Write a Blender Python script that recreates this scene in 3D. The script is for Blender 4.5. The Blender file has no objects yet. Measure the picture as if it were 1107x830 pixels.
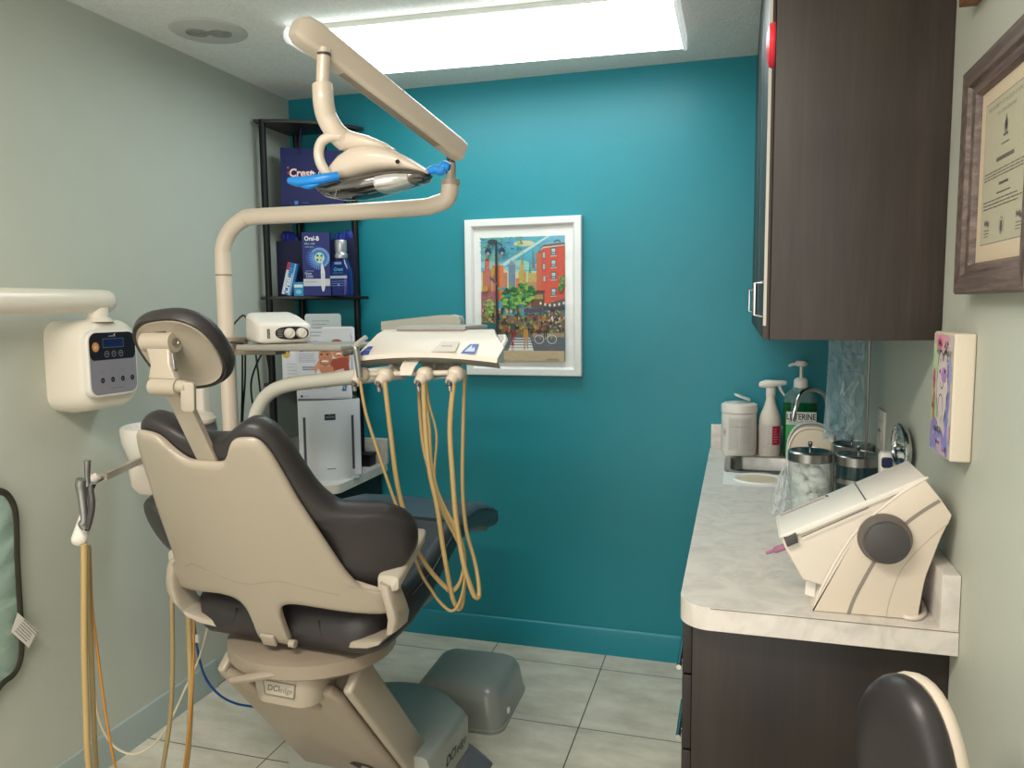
import bpy, bmesh, math, random
from math import pi, sin, cos, radians
from mathutils import Vector as V, Matrix as M
random.seed(7)
S = bpy.context.scene
COL = S.collection

# ------------------------------------------------------------------ camera
FPX, YAW, PITCH, ROLL = 835.44, .2853, .1003, -.0104
EYE = V((0, 0, 1.5))
FW = V((-sin(YAW)*cos(PITCH), cos(YAW)*cos(PITCH), -sin(PITCH)))
_r = V((cos(YAW), sin(YAW), 0)); _u = _r.cross(FW)
RT = cos(ROLL)*_r + sin(ROLL)*_u
UP = -sin(ROLL)*_r + cos(ROLL)*_u
cd = bpy.data.cameras.new('camera'); cam = bpy.data.objects.new('camera', cd); COL.objects.link(cam)
cd.sensor_width = 36; cd.lens = FPX/1107*36; cd.clip_start = .02
mt = M((( RT.x, UP.x, -FW.x, EYE.x), (RT.y, UP.y, -FW.y, EYE.y), (RT.z, UP.z, -FW.z, EYE.z), (0, 0, 0, 1)))
cam.matrix_world = mt
S.camera = cam
S.view_settings.view_transform = 'Standard'
S.view_settings.look = 'None'
S.view_settings.exposure = .75

def at(px, py, Y):
    """the point of the room at depth Y seen at a place in the photo"""
    d = FW + RT*((px-553.5)/FPX) - UP*((py-415)/FPX)
    return EYE + d*(Y/d.y)
def atx(px, py, X):
    d = FW + RT*((px-553.5)/FPX) - UP*((py-415)/FPX)
    return EYE + d*(X/d.x)
def atz(px, py, Z):
    d = FW + RT*((px-553.5)/FPX) - UP*((py-415)/FPX)
    return EYE + d*((Z-1.5)/d.z)

XL, XR, YB, CE, YF = -1.98, .385, 3.19, 2.44, -1.6
CZ = .92       # right worktop
CL = .79       # left worktop

# ------------------------------------------------------------------ materials
def lin(c):
    if isinstance(c, str): c = tuple(int(c[i:i+2], 16) for i in (0, 2, 4))
    o = []
    for x in c:
        x = x/255
        o.append(x/12.92 if x <= .04045 else ((x+.055)/1.055)**2.4)
    return (*o, 1)
MATS = {}
def mat(name, col, rough=.5, metal=0, bump=0, bscale=60, vary=0, vscale=8, trans=0, ior=1.45, coat=0, spec=.5, emit=0, stretch=None, alpha=1):
    if name in MATS: return MATS[name]
    m = bpy.data.materials.new(name); m.use_nodes = True
    nt = m.node_tree; N = nt.nodes; L = nt.links
    b = N['Principled BSDF']
    c = lin(col)
    b.inputs['Base Color'].default_value = c
    b.inputs['Roughness'].default_value = rough
    b.inputs['Metallic'].default_value = metal
    b.inputs['Transmission Weight'].default_value = trans
    b.inputs['IOR'].default_value = ior
    b.inputs['Coat Weight'].default_value = coat
    b.inputs['Specular IOR Level'].default_value = spec
    if alpha < 1: b.inputs['Alpha'].default_value = alpha
    if emit:
        b.inputs['Emission Color'].default_value = c; b.inputs['Emission Strength'].default_value = emit
    tc = N.new('ShaderNodeTexCoord')
    vec = tc.outputs['Object']
    if stretch:
        mp = N.new('ShaderNodeMapping'); mp.inputs['Scale'].default_value = stretch
        L.new(vec, mp.inputs['Vector']); vec = mp.outputs['Vector']
    nz = N.new('ShaderNodeTexNoise'); nz.inputs['Scale'].default_value = vscale; nz.inputs['Detail'].default_value = 6
    L.new(vec, nz.inputs['Vector'])
    mx = N.new('ShaderNodeMix'); mx.data_type = 'RGBA'
    d = [max(0, x*(1-vary)) for x in c[:3]]; e = [min(1, x*(1+vary)) for x in c[:3]]
    mx.inputs['A'].default_value = (*d, 1); mx.inputs['B'].default_value = (*e, 1)
    cr = N.new('ShaderNodeMapRange'); cr.inputs['From Min'].default_value = .3; cr.inputs['From Max'].default_value = .7
    L.new(nz.outputs['Fac'], cr.inputs['Value']); L.new(cr.outputs['Result'], mx.inputs['Factor'])
    L.new(mx.outputs['Result'], b.inputs['Base Color'])
    if bump:
        n2 = N.new('ShaderNodeTexNoise'); n2.inputs['Scale'].default_value = bscale; n2.inputs['Detail'].default_value = 3
        L.new(vec, n2.inputs['Vector'])
        bp = N.new('ShaderNodeBump'); bp.inputs['Strength'].default_value = bump; bp.inputs['Distance'].default_value = .004
        L.new(n2.outputs['Fac'], bp.inputs['Height']); L.new(bp.outputs['Normal'], b.inputs['Normal'])
    MATS[name] = m
    return m
def colmat(name, rough=.5, spec=.4, coat=0):
    if name in MATS: return MATS[name]
    m = bpy.data.materials.new(name); m.use_nodes = True
    nt = m.node_tree; b = nt.nodes['Principled BSDF']
    a = nt.nodes.new('ShaderNodeVertexColor'); a.layer_name = 'Col'
    nt.links.new(a.outputs['Color'], b.inputs['Base Color'])
    b.inputs['Roughness'].default_value = rough; b.inputs['Specular IOR Level'].default_value = spec
    b.inputs['Coat Weight'].default_value = coat
    MATS[name] = m
    return m
def clearmat(name, col, mixv=.25, rough=.08):
    """thin clear film: mostly lets light through, with a sheen and a milky share"""
    if name in MATS: return MATS[name]
    m = bpy.data.materials.new(name); m.use_nodes = True
    nt = m.node_tree; N = nt.nodes; L = nt.links
    b = N['Principled BSDF']; b.inputs['Base Color'].default_value = lin(col); b.inputs['Roughness'].default_value = rough
    t = N.new('ShaderNodeBsdfTransparent'); t.inputs['Color'].default_value = (.95, .97, .97, 1)
    fr = N.new('ShaderNodeLayerWeight'); fr.inputs['Blend'].default_value = .35
    nz = N.new('ShaderNodeTexNoise'); nz.inputs['Scale'].default_value = 22; nz.inputs['Detail'].default_value = 4; nz.inputs['Distortion'].default_value = 1.5
    tc = N.new('ShaderNodeTexCoord'); L.new(tc.outputs['Object'], nz.inputs['Vector'])
    pw = N.new('ShaderNodeMath'); pw.operation = 'MULTIPLY_ADD'; pw.inputs[1].default_value = .55; pw.inputs[2].default_value = mixv
    L.new(fr.outputs['Facing'], pw.inputs[0])
    ms = N.new('ShaderNodeMixShader'); L.new(pw.outputs[0], ms.inputs[0]); L.new(t.outputs[0], ms.inputs[1]); L.new(b.outputs[0], ms.inputs[2])
    bp = N.new('ShaderNodeBump'); bp.inputs['Strength'].default_value = .6; bp.inputs['Distance'].default_value = .01
    L.new(nz.outputs['Fac'], bp.inputs['Height']); L.new(bp.outputs['Normal'], b.inputs['Normal'])
    L.new(ms.outputs[0], N['Material Output'].inputs['Surface'])
    MATS[name] = m
    return m
def panemat():
    if 'picture pane' in MATS: return MATS['picture pane']
    m = bpy.data.materials.new('picture pane'); m.use_nodes = True
    nt = m.node_tree; N = nt.nodes; L = nt.links
    t = N.new('ShaderNodeBsdfTransparent'); g = N.new('ShaderNodeBsdfGlossy'); g.inputs['Roughness'].default_value = .05
    ms = N.new('ShaderNodeMixShader'); ms.inputs[0].default_value = .03; L.new(t.outputs[0], ms.inputs[1]); L.new(g.outputs[0], ms.inputs[2])
    L.new(ms.outputs[0], N['Material Output'].inputs['Surface']); MATS['picture pane'] = m
    return m
def woodmat(name, c1, c2, c3, scale=(14, 14, .9), rough=.45):
    m = bpy.data.materials.new(name); m.use_nodes = True
    nt = m.node_tree; N = nt.nodes; L = nt.links; b = N['Principled BSDF']; b.inputs['Roughness'].default_value = rough
    tc = N.new('ShaderNodeTexCoord'); mp = N.new('ShaderNodeMapping'); mp.inputs['Scale'].default_value = scale
    L.new(tc.outputs['Object'], mp.inputs['Vector'])
    n1 = N.new('ShaderNodeTexNoise'); n1.inputs['Scale'].default_value = 1; n1.inputs['Detail'].default_value = 8; n1.inputs['Roughness'].default_value = .6
    n2 = N.new('ShaderNodeTexNoise'); n2.inputs['Scale'].default_value = 9; n2.inputs['Detail'].default_value = 5
    L.new(mp.outputs['Vector'], n1.inputs['Vector']); L.new(mp.outputs['Vector'], n2.inputs['Vector'])
    ad = N.new('ShaderNodeMath'); ad.operation = 'MULTIPLY_ADD'; ad.inputs[1].default_value = .4; L.new(n2.outputs['Fac'], ad.inputs[0]); L.new(n1.outputs['Fac'], ad.inputs[2])
    r = N.new('ShaderNodeValToRGB'); r.color_ramp.elements[0].position = .48; r.color_ramp.elements[0].color = lin(c1)
    r.color_ramp.elements[1].position = .92; r.color_ramp.elements[1].color = lin(c3)
    e = r.color_ramp.elements.new(.7); e.color = lin(c2)
    L.new(ad.outputs[0], r.inputs['Fac']); L.new(r.outputs['Color'], b.inputs['Base Color'])
    MATS[name] = m
    return m
def floormat():
    m = bpy.data.materials.new('floor tiles'); m.use_nodes = True
    nt = m.node_tree; N = nt.nodes; L = nt.links; b = N['Principled BSDF']; b.inputs['Roughness'].default_value = .42
    tc = N.new('ShaderNodeTexCoord'); mp = N.new('ShaderNodeMapping'); mp.inputs['Location'].default_value = (.523+.485*9, -2.58+.463*12, 0)
    L.new(tc.outputs['Object'], mp.inputs['Vector'])
    br = N.new('ShaderNodeTexBrick'); br.offset = 0; br.squash = 1
    br.inputs['Scale'].default_value = 1; br.inputs['Mortar Size'].default_value = .0025; br.inputs['Mortar Smooth'].default_value = .3
    br.inputs['Brick Width'].default_value = .485; br.inputs['Row Height'].default_value = .463
    br.inputs['Color1'].default_value = (.47, .47, .47, 1); br.inputs['Color2'].default_value = (.53, .53, .53, 1); br.inputs['Mortar'].default_value = (.5, .5, .5, 1)
    L.new(mp.outputs['Vector'], br.inputs['Vector'])
    n1 = N.new('ShaderNodeTexNoise'); n1.inputs['Scale'].default_value = 5; n1.inputs['Detail'].default_value = 9; n1.inputs['Roughness'].default_value = .65
    st = N.new('ShaderNodeMapping'); st.inputs['Scale'].default_value = (1, 2.2, 1); L.new(tc.outputs['Object'], st.inputs['Vector']); L.new(st.outputs['Vector'], n1.inputs['Vector'])
    r = N.new('ShaderNodeValToRGB'); r.color_ramp.elements[0].position = .32; r.color_ramp.elements[0].color = lin((188, 181, 164))
    r.color_ramp.elements[1].position = .68; r.color_ramp.elements[1].color = lin((220, 214, 198))
    L.new(n1.outputs['Fac'], r.inputs['Fac'])
    mu = N.new('ShaderNodeMix'); mu.data_type = 'RGBA'; mu.blend_type = 'OVERLAY'; mu.inputs['Factor'].default_value = .6
    L.new(r.outputs['Color'], mu.inputs['A']); L.new(br.outputs['Color'], mu.inputs['B'])
    mm = N.new('ShaderNodeMix'); mm.data_type = 'RGBA'; mm.inputs['B'].default_value = lin((86, 80, 72))
    L.new(mu.outputs['Result'], mm.inputs['A']); L.new(br.outputs['Fac'], mm.inputs['Factor'])
    L.new(mm.outputs['Result'], b.inputs['Base Color'])
    bp = N.new('ShaderNodeBump'); bp.invert = True; bp.inputs['Strength'].default_value = .5; bp.inputs['Distance'].default_value = .003
    L.new(br.outputs['Fac'], bp.inputs['Height']); L.new(bp.outputs['Normal'], b.inputs['Normal'])
    return m
def marblemat():
    m = bpy.data.materials.new('marble laminate'); m.use_nodes = True
    nt = m.node_tree; N = nt.nodes; L = nt.links; b = N['Principled BSDF']; b.inputs['Roughness'].default_value = .4
    tc = N.new('ShaderNodeTexCoord')
    n1 = N.new('ShaderNodeTexNoise'); n1.inputs['Scale'].default_value = 9; n1.inputs['Detail'].default_value = 10; n1.inputs['Distortion'].default_value = 2.2; n1.inputs['Roughness'].default_value = .6
    L.new(tc.outputs['Object'], n1.inputs['Vector'])
    r = N.new('ShaderNodeValToRGB'); r.color_ramp.elements[0].position = .3; r.color_ramp.elements[0].color = lin((190, 185, 179))
    r.color_ramp.elements[1].position = .6; r.color_ramp.elements[1].color = lin((214, 208, 201))
    e = r.color_ramp.elements.new(.47); e.color = lin((204, 198, 191))
    L.new(n1.outputs['Fac'], r.inputs['Fac']); L.new(r.outputs['Color'], b.inputs['Base Color'])
    return m

SAGE = (184, 188, 177)
m_sage = mat('sage wall paint', SAGE, .55, bump=.12, bscale=90, vary=.015)
m_teal = mat('teal wall paint', (24, 132, 146), .42, bump=.1, bscale=70, vary=.02)
m_tealbase = mat('teal baseboard paint', (24, 134, 150), .35)
m_sagebase = mat('sage baseboard paint', (160, 172, 168), .4)
m_ceil = mat('popcorn ceiling', (238, 238, 233), .9, bump=1, bscale=130, vary=.06, vscale=90)
m_floor = floormat()
m_marble = marblemat()
m_wood = woodmat('dark walnut laminate', (33, 27, 24), (47, 39, 34), (59, 49, 43))
m_wooddk = woodmat('darker walnut laminate', (22, 16, 14), (32, 24, 20), (42, 33, 28))
m_cabin = mat('cabinet dark edge', (38, 32, 30), .5)
m_cabedge = mat('pale cabinet edge', (190, 186, 178), .45)
m_beige = mat('beige chair enamel', (160, 150, 135), .3, coat=.2)
m_beige2 = mat('taupe chair enamel', (142, 130, 115), .32, coat=.2)
m_cream = mat('cream equipment enamel', (210, 197, 181), .3, coat=.25)
m_white = mat('white plastic', (222, 217, 209), .35)
m_white2 = mat('warm white plastic', (214, 205, 193), .38)
m_grey = mat('grey green plastic', (148, 152, 146), .28, coat=.3)
m_greydk = mat('skirt grey plastic', (112, 112, 118), .4)
m_vinyl = mat('charcoal upholstery vinyl', (46, 43, 44), .38, bump=.05, bscale=240, vary=.05)
m_vinyl2 = mat('slate upholstery vinyl', (62, 72, 82), .38, bump=.05, bscale=240, vary=.05)
m_chrome = mat('chrome', (205, 205, 205), .12, 1)
m_steel = mat('brushed steel', (165, 165, 162), .3, 1, vary=.1, vscale=40)
m_dksteel = mat('dull grey metal', (142, 142, 140), .35, .8)
m_black = mat('black satin', (18, 18, 19), .4)
m_blackm = mat('black metal frame', (16, 16, 17), .45, .3)
m_tan = mat('tan silicone hose', (178, 152, 102), .4)
m_tan2 = mat('tan grey hose', (152, 134, 96), .42)
m_orange = mat('amber hose', (176, 126, 60), .35)
m_whitehose = mat('off white hose', (214, 204, 178), .4)
m_bluehose = mat('blue air line', (20, 72, 140), .35)
m_dkgrey = mat('dark grey plastic', (68, 66, 66), .45)
m_film = mat('blue barrier film', (20, 130, 214), .3, coat=.3)
m_reflect = mat('smoked reflector', (120, 118, 116), .08, .9)
m_cotton = mat('cotton wool', (236, 236, 232), .9, bump=.6, bscale=60)
m_glass = mat('clear glass', (245, 250, 248), .03, trans=1, ior=1.2)
m_print = colmat('printed colours', .5)
m_gloss = colmat('glossy printed colours', .35, .2)

# ------------------------------------------------------------------ mesh building
class MB:
    def __init__(s): s.bm = bmesh.new()
    def _merge(s, t, mx=None):
        if mx is not None: bmesh.ops.transform(t, matrix=mx, verts=t.verts)
        me = bpy.data.meshes.new('tmp'); t.to_mesh(me); t.free(); s.bm.from_mesh(me); bpy.data.meshes.remove(me)
        return s
    def box(s, a, b, bev=0, seg=3, mx=None, edges=None):
        t = bmesh.new(); bmesh.ops.create_cube(t, size=1)
        a = V(a); b = V(b)
        for v in t.verts: v.co = V([(a[i]+b[i])/2 + v.co[i]*(b[i]-a[i]) for i in range(3)])
        if bev:
            es = t.edges[:] if not edges else [e for e in t.edges if edges(e.verts[0].co, e.verts[1].co)]
            bmesh.ops.bevel(t, geom=es, offset=bev, segments=seg, affect='EDGES', profile=.5, clamp_overlap=True)
        return s._merge(t, mx)
    def prism(s, pts, z0, z1, bev=0, seg=3, mx=None):
        """an outline in xy swept from z0 to z1"""
        t = bmesh.new()
        vs = [t.verts.new((p[0], p[1], z0)) for p in pts]
        f = t.faces.new(vs); r = bmesh.ops.extrude_face_region(t, geom=[f])
        for g in r['geom']:
            if isinstance(g, bmesh.types.BMVert): g.co.z = z1
        bmesh.ops.recalc_face_normals(t, faces=t.faces)
        if bev:
            es = [e for e in t.edges if abs(e.verts[0].co.z-e.verts[1].co.z) < 1e-7]
            bmesh.ops.bevel(t, geom=es, offset=bev, segments=seg, affect='EDGES', profile=.5, clamp_overlap=True)
        return s._merge(t, mx)
    def lathe(s, prof, c=(0, 0, 0), seg=32, mx=None):
        t = bmesh.new(); rings = []
        for r, z in prof:
            if r < 1e-6: rings.append([t.verts.new((0, 0, z))])
            else: rings.append([t.verts.new((r*cos(2*pi*i/seg), r*sin(2*pi*i/seg), z)) for i in range(seg)])
        for A, B in zip(rings, rings[1:]):
            for i in range(seg):
                j = (i+1) % seg
                q = [A[i % len(A)], A[j % len(A)], B[j % len(B)], B[i % len(B)]]
                u = []
                for x in q:
                    if x not in u: u.append(x)
                if len(u) > 2: t.faces.new(u)
        bmesh.ops.recalc_face_normals(t, faces=t.faces)
        return s._merge(t, (mx if mx is not None else M.Translation(V(c))))
    def rings(s, rr, cap0=True, cap1=True, mx=None, closed=True):
        """a skin over a list of rings of points"""
        t = bmesh.new(); R = [[t.verts.new(p) for p in r] for r in rr]
        n = len(R[0])
        for A, B in zip(R, R[1:]):
            for i in range(n if closed else n-1):
                j = (i+1) % n
                t.faces.new((A[i], A[j], B[j], B[i]))
        for c, ring in ((cap0, R[0]), (cap1, R[-1])):
            if c: t.faces.new(ring)
        bmesh.ops.recalc_face_normals(t, faces=t.faces)
        return s._merge(t, mx)
    def tube(s, pts, r, seg=12, sm=True, n=6, sx=1):
        P = [V(p) for p in pts]
        rad = list(r) if isinstance(r, (list, tuple)) else [r]*len(P)
        if sm and len(P) > 2: P, rad = catmull(P, n, rad)
        T = [(P[min(i+1, len(P)-1)]-P[max(i-1, 0)]).normalized() for i in range(len(P))]
        nrm = T[0].orthogonal().normalized(); rr = []
        for i, p in enumerate(P):
            nrm = (nrm - T[i]*nrm.dot(T[i])).normalized(); bn = T[i].cross(nrm)
            rr.append([p + (nrm*cos(2*pi*k/seg)*sx + bn*sin(2*pi*k/seg))*rad[i] for k in range(seg)])
        return s.rings(rr)
    def ell(s, c, r, mx=None, seg=20, pw=1):
        t = bmesh.new(); bmesh.ops.create_uvsphere(t, u_segments=seg, v_segments=seg//2+2, radius=1)
        for v in t.verts:
            q = v.co
            if pw != 1: q = V([math.copysign(abs(x)**pw, x) for x in q])
            v.co = V((q.x*r[0], q.y*r[1], q.z*r[2]))
        m2 = M.Translation(V(c)) @ (mx if mx is not None else M.Identity(4))
        return s._merge(t, m2)
    def star(s, outline, rings, curve, c=(0, 0), n=5, smooth=True):
        """a cushion or shell: an outline (u,v) shrunk ring by ring about c; point = (u, curve(u,v)+offset, v)"""
        o = closed_catmull(outline, n) if smooth else outline
        t = bmesh.new(); R = []
        for sc, off in rings:
            if sc < 1e-6: R.append([t.verts.new((c[0], curve(c[0], c[1])+off, c[1]))]); continue
            R.append([])
            for p in o:
                u = c[0]+(p[0]-c[0])*sc; v = c[1]+(p[1]-c[1])*sc
                R[-1].append(t.verts.new((u, curve(u, v)+off, v)))
        k = len(o)
        for A, B in zip(R, R[1:]):
            for i in range(k):
                j = (i+1) % k
                q = []
                for x in (A[i % len(A)], A[j % len(A)], B[j % len(B)], B[i % len(B)]):
                    if x not in q: q.append(x)
                if len(q) > 2: t.faces.new(q)
        bmesh.ops.recalc_face_normals(t, faces=t.faces)
        return s._merge(t)
def catmull(P, n, rad):
    out, ro = [], []
    for i in range(len(P)-1):
        a, b, c, d = P[max(i-1, 0)], P[i], P[i+1], P[min(i+2, len(P)-1)]
        for k in range(n):
            t = k/n
            out.append(.5*((2*b)+(c-a)*t+(2*a-5*b+4*c-d)*t*t+(3*b-a-3*c+d)*t**3)); ro.append(rad[i]*(1-t)+rad[i+1]*t)
    out.append(P[-1]); ro.append(rad[-1])
    return out, ro
def closed_catmull(P, n):
    P = [V((p[0], p[1], 0)) for p in P]; k = len(P); out = []
    for i in range(k):
        a, b, c, d = P[i-1], P[i], P[(i+1) % k], P[(i+2) % k]
        for q in range(n):
            t = q/n; o = .5*((2*b)+(c-a)*t+(2*a-5*b+4*c-d)*t*t+(3*b-a-3*c+d)*t**3); out.append((o.x, o.y))
    return out
def mirror(h):
    """right half of an outline, top to bottom, into a closed symmetric outline"""
    return h + [(-u, v) for u, v in reversed(h) if abs(u) > 1e-6]
def rrect(x0, y0, x1, y1, r, n=5):
    o = []
    for cx, cy, a in ((x1-r, y1-r, 0), (x0+r, y1-r, 90), (x0+r, y0+r, 180), (x1-r, y0+r, 270)):
        for k in range(n+1):
            t = radians(a+90*k/n); o.append((cx+r*cos(t), cy+r*sin(t)))
    return o
def frame(o, right, up):
    """matrix whose x is right, y is up and z is out of the face"""
    r = V(right).normalized(); u = V(up).normalized(); n = r.cross(u).normalized(); u = n.cross(r); o = V(o)
    return M(((r.x, u.x, n.x, o.x), (r.y, u.y, n.y, o.y), (r.z, u.z, n.z, o.z), (0, 0, 0, 1)))
def rotz(a, c=(0, 0, 0)): return M.Translation(V(c)) @ M.Rotation(a, 4, 'Z')
BASIS = {}
def obj(name, mb, m, parent=None, ang=35, label=None, loc=None):
    me = bpy.data.meshes.new(name)
    bm = mb.bm if isinstance(mb, MB) else mb
    o = bpy.data.objects.new(name, me); COL.objects.link(o)
    if parent is not None and parent.name in BASIS: bmesh.ops.transform(bm, matrix=BASIS[parent.name].inverted(), verts=bm.verts)
    bm.to_mesh(me); bm.free()
    for p in me.polygons: p.use_smooth = True
    if me.polygons: me.set_sharp_from_angle(angle=radians(ang))
    me.materials.append(m)
    if parent is not None: o.parent = parent
    if label: o['label'] = label
    if parent is not None:
        BASIS[o.name] = BASIS.get(parent.name, M.Identity(4))
    return o
def thing(name, label, cat, loc=(0, 0, 0), rz=0, group=None, local=False):
    o = bpy.data.objects.new(name, None); COL.objects.link(o); o.empty_display_size = .05
    o.location = loc; o.rotation_euler = (0, 0, rz); o['label'] = label; o['category'] = cat
    if group: o['group'] = group
    BASIS[o.name] = M.Identity(4) if local else M.Translation(V(loc)) @ M.Rotation(rz, 4, 'Z')
    return o
def tag(o, label, cat, group=None):
    o['label'] = label; o['category'] = cat
    if group: o['group'] = group
    return o
def struct(name, mb, m, ang=35):
    o = obj(name, mb, m, None, ang); o['kind'] = 'structure'; return o

FONT = bpy.data.curves.new('fontref', 'FONT')
def textmesh(s, size, align='CENTER', ext=0, shear=0, bold=0):
    c = bpy.data.curves.new('t', 'FONT'); c.body = s; c.size = size; c.align_x = align; c.align_y = 'CENTER'; c.extrude = ext; c.shear = shear; c.offset = bold; c.resolution_u = 3
    o = bpy.data.objects.new('t', c); COL.objects.link(o)
    dg = bpy.context.evaluated_depsgraph_get(); dg.update()
    me = bpy.data.meshes.new_from_object(o.evaluated_get(dg))
    bpy.data.objects.remove(o); bpy.data.curves.remove(c)
    return me
class Flat:
    """flat print: coloured shapes stacked a hair above one another on a surface given by a frame matrix"""
    def __init__(s, mx, lift=.0006, step=2.5e-5, bend=None):
        s.mx = mx; s.bm = bmesh.new(); s.cl = s.bm.loops.layers.float_color.new('Col'); s.z = lift; s.st = step; s.bend = bend
    def _co(s, x, y):
        if s.bend: return s.bend(x, y, s.z)
        return s.mx @ V((x, y, s.z))
    def poly(s, pts, col, up=True):
        if up: s.z += s.st
        try: f = s.bm.faces.new([s.bm.verts.new(s._co(*p)) for p in pts])
        except ValueError: return
        for l in f.loops: l[s.cl] = lin4(col)
    def rect(s, x0, y0, x1, y1, col, up=True):
        if s.bend:
            if up: s.z += s.st
            n = 8
            for i in range(n):
                a = x0+(x1-x0)*i/n; b = x0+(x1-x0)*(i+1)/n
                s.poly([(a, y0), (b, y0), (b, y1), (a, y1)], col, False)
        else: s.poly([(x0, y0), (x1, y0), (x1, y1), (x0, y1)], col, up)
    def ell(s, cx, cy, rx, ry, col, n=20, up=True, a0=0, a1=360):
        s.poly([(cx+rx*cos(radians(a0+(a1-a0)*i/n)), cy+ry*sin(radians(a0+(a1-a0)*i/n))) for i in range(n if a1-a0 == 360 else n+1)], col, up)
    def line(s, pts, w, col):
        s.z += s.st
        for a, b in zip(pts, pts[1:]):
            d = V((b[0]-a[0], b[1]-a[1])); n = V((-d.y, d.x)).normalized()*w/2 if d.length > 0 else V((0, 0))
            s.poly([(a[0]+n.x, a[1]+n.y), (a[0]-n.x, a[1]-n.y), (b[0]-n.x, b[1]-n.y), (b[0]+n.x, b[1]+n.y)], col, False)
    def text(s, t, x, y, size, col, align='CENTER', shear=0, bold=0, rot=0, sx=1):
        s.z += s.st; me = textmesh(t, size, align, 0, shear, bold); c = lin4(col)
        vs = []
        for v in me.vertices:
            X, Y = v.co.x*sx, v.co.y
            vs.append(s.bm.verts.new(s._co(x+X*cos(rot)-Y*sin(rot), y+X*sin(rot)+Y*cos(rot))))
        for p in me.polygons:
            try:
                f = s.bm.faces.new([vs[i] for i in p.vertices])
                for l in f.loops: l[s.cl] = c
            except ValueError: pass
        bpy.data.meshes.remove(me)
    def lines(s, x0, x1, y0, y1, n, w, col, ragged=.25, seed=1):
        """rows of small print too fine to read"""
        rnd = random.Random(seed); s.z += s.st
        for i in range(n):
            y = y1+(y0-y1)*(i+.5)/n; e = x1-(x1-x0)*rnd.random()*ragged
            x = x0
            while x < e:
                q = min(e, x+(x1-x0)*(.04+.08*rnd.random()))
                s.poly([(x, y-w/2), (q, y-w/2), (q, y+w/2), (x, y+w/2)], col, False); x = q+(x1-x0)*.015
    def done(s, name, parent, m=None, label=None):
        return obj(name, s.bm, m or m_print, parent, label=label)
def lin4(c): return tuple(x*.8 for x in lin(c)[:3]) + (1,)

# ================================================================== the room
struct('floor', MB().box((XL-.1, YF-.1, -.05), (XR+.1, YB+.1, 0)), m_floor)
struct('ceiling', MB().box((XL-.1, YF-.1, CE), (XR+.1, YB+.1, CE+.06)), m_ceil)
struct('wall_left', MB().box((XL-.08, YF-.1, 0), (XL, YB+.1, CE)), m_sage)
struct('wall_right', MB().box((XR, YF-.1, 0), (XR+.08, YB+.1, CE)), m_sage)
struct('wall_back', MB().box((XL, YB, 0), (XR, YB+.08, CE)), m_teal)
bb = [(0, 0), (.012, 0), (.012, .1), (.009, .112), (.004, .116), (0, .116)]
def baseboard(name, a, b, nrm, m):
    a, b, n = V(a), V(b), V(nrm)
    struct(name, MB().rings([[p + n*q[0] + V((0, 0, q[1])) for q in bb] for p in (a, b)]), m)
baseboard('baseboard_back', (XL, YB, 0), (-.08, YB, 0), (0, -1, 0), m_tealbase)
baseboard('baseboard_left', (XL, YF, 0), (XL, 2.5, 0), (1, 0, 0), m_sagebase)

# ------------------------------------------------------------------ ceiling light
t = thing('ceiling_light', 'long white fluorescent wraparound light fixture glowing on the ceiling', 'ceiling light', (-.85, 2.58, CE))
FX0, FX1 = -1.475, -.192
def fy(x, y): return y + (x+.85)*.055
m_house = mat('fixture housing white', (200, 200, 192), .5)
hp = [(2.42, 2.4395), (2.408, 2.42), (2.404, 2.408), (2.853, 2.408), (2.849, 2.42), (2.837, 2.4395)]
obj('housing', MB().rings([[V((x, fy(x, y), z)) for y, z in hp] for x in (FX0+.008, FX1-.008)]), m_house, t)
m_lens = bpy.data.materials.new('glowing lens'); m_lens.use_nodes = True
_n = m_lens.node_tree; _b = _n.nodes['Principled BSDF']
_b.inputs['Base Color'].default_value = (.85, .88, .9, 1); _b.inputs['Roughness'].default_value = .25
_b.inputs['Emission Color'].default_value = (.88, 1, 1, 1)
_tc = _n.nodes.new('ShaderNodeTexCoord'); _w = _n.nodes.new('ShaderNodeTexWave'); _w.bands_direction = 'Y'; _w.inputs['Scale'].default_value = 60
_mr = _n.nodes.new('ShaderNodeMapRange'); _mr.inputs['To Min'].default_value = 4.3; _mr.inputs['To Max'].default_value = 4.8
_n.links.new(_tc.outputs['Object'], _w.inputs['Vector']); _n.links.new(_w.outputs['Fac'], _mr.inputs['Value']); _n.links.new(_mr.outputs['Result'], _b.inputs['Emission Strength'])
lp = [(2.400, 2.413), (2.401, 2.402), (2.415, 2.394), (2.49, 2.390), (2.77, 2.390), (2.842, 2.394), (2.856, 2.402), (2.857, 2.413)]
obj('lens', MB().rings([[V((x, fy(x, y), z)) for y, z in lp] for x in (FX0+.012, FX1-.012)]), m_lens, t)
m_cap = mat('fixture end cap', (225, 230, 228), .4, emit=.35)
for x0, x1 in ((FX0, FX0+.012), (FX1-.012, FX1)):
    obj('end_cap', MB().rings([[V((x, fy(x, y), z)) for y, z in ((2.415, 2.4395), (2.398, 2.42), (2.397, 2.398), (2.413, 2.388), (2.844, 2.388), (2.86, 2.398), (2.859, 2.42), (2.842, 2.4395))] for x in (x0, x1)]), m_cap, t)

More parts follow.
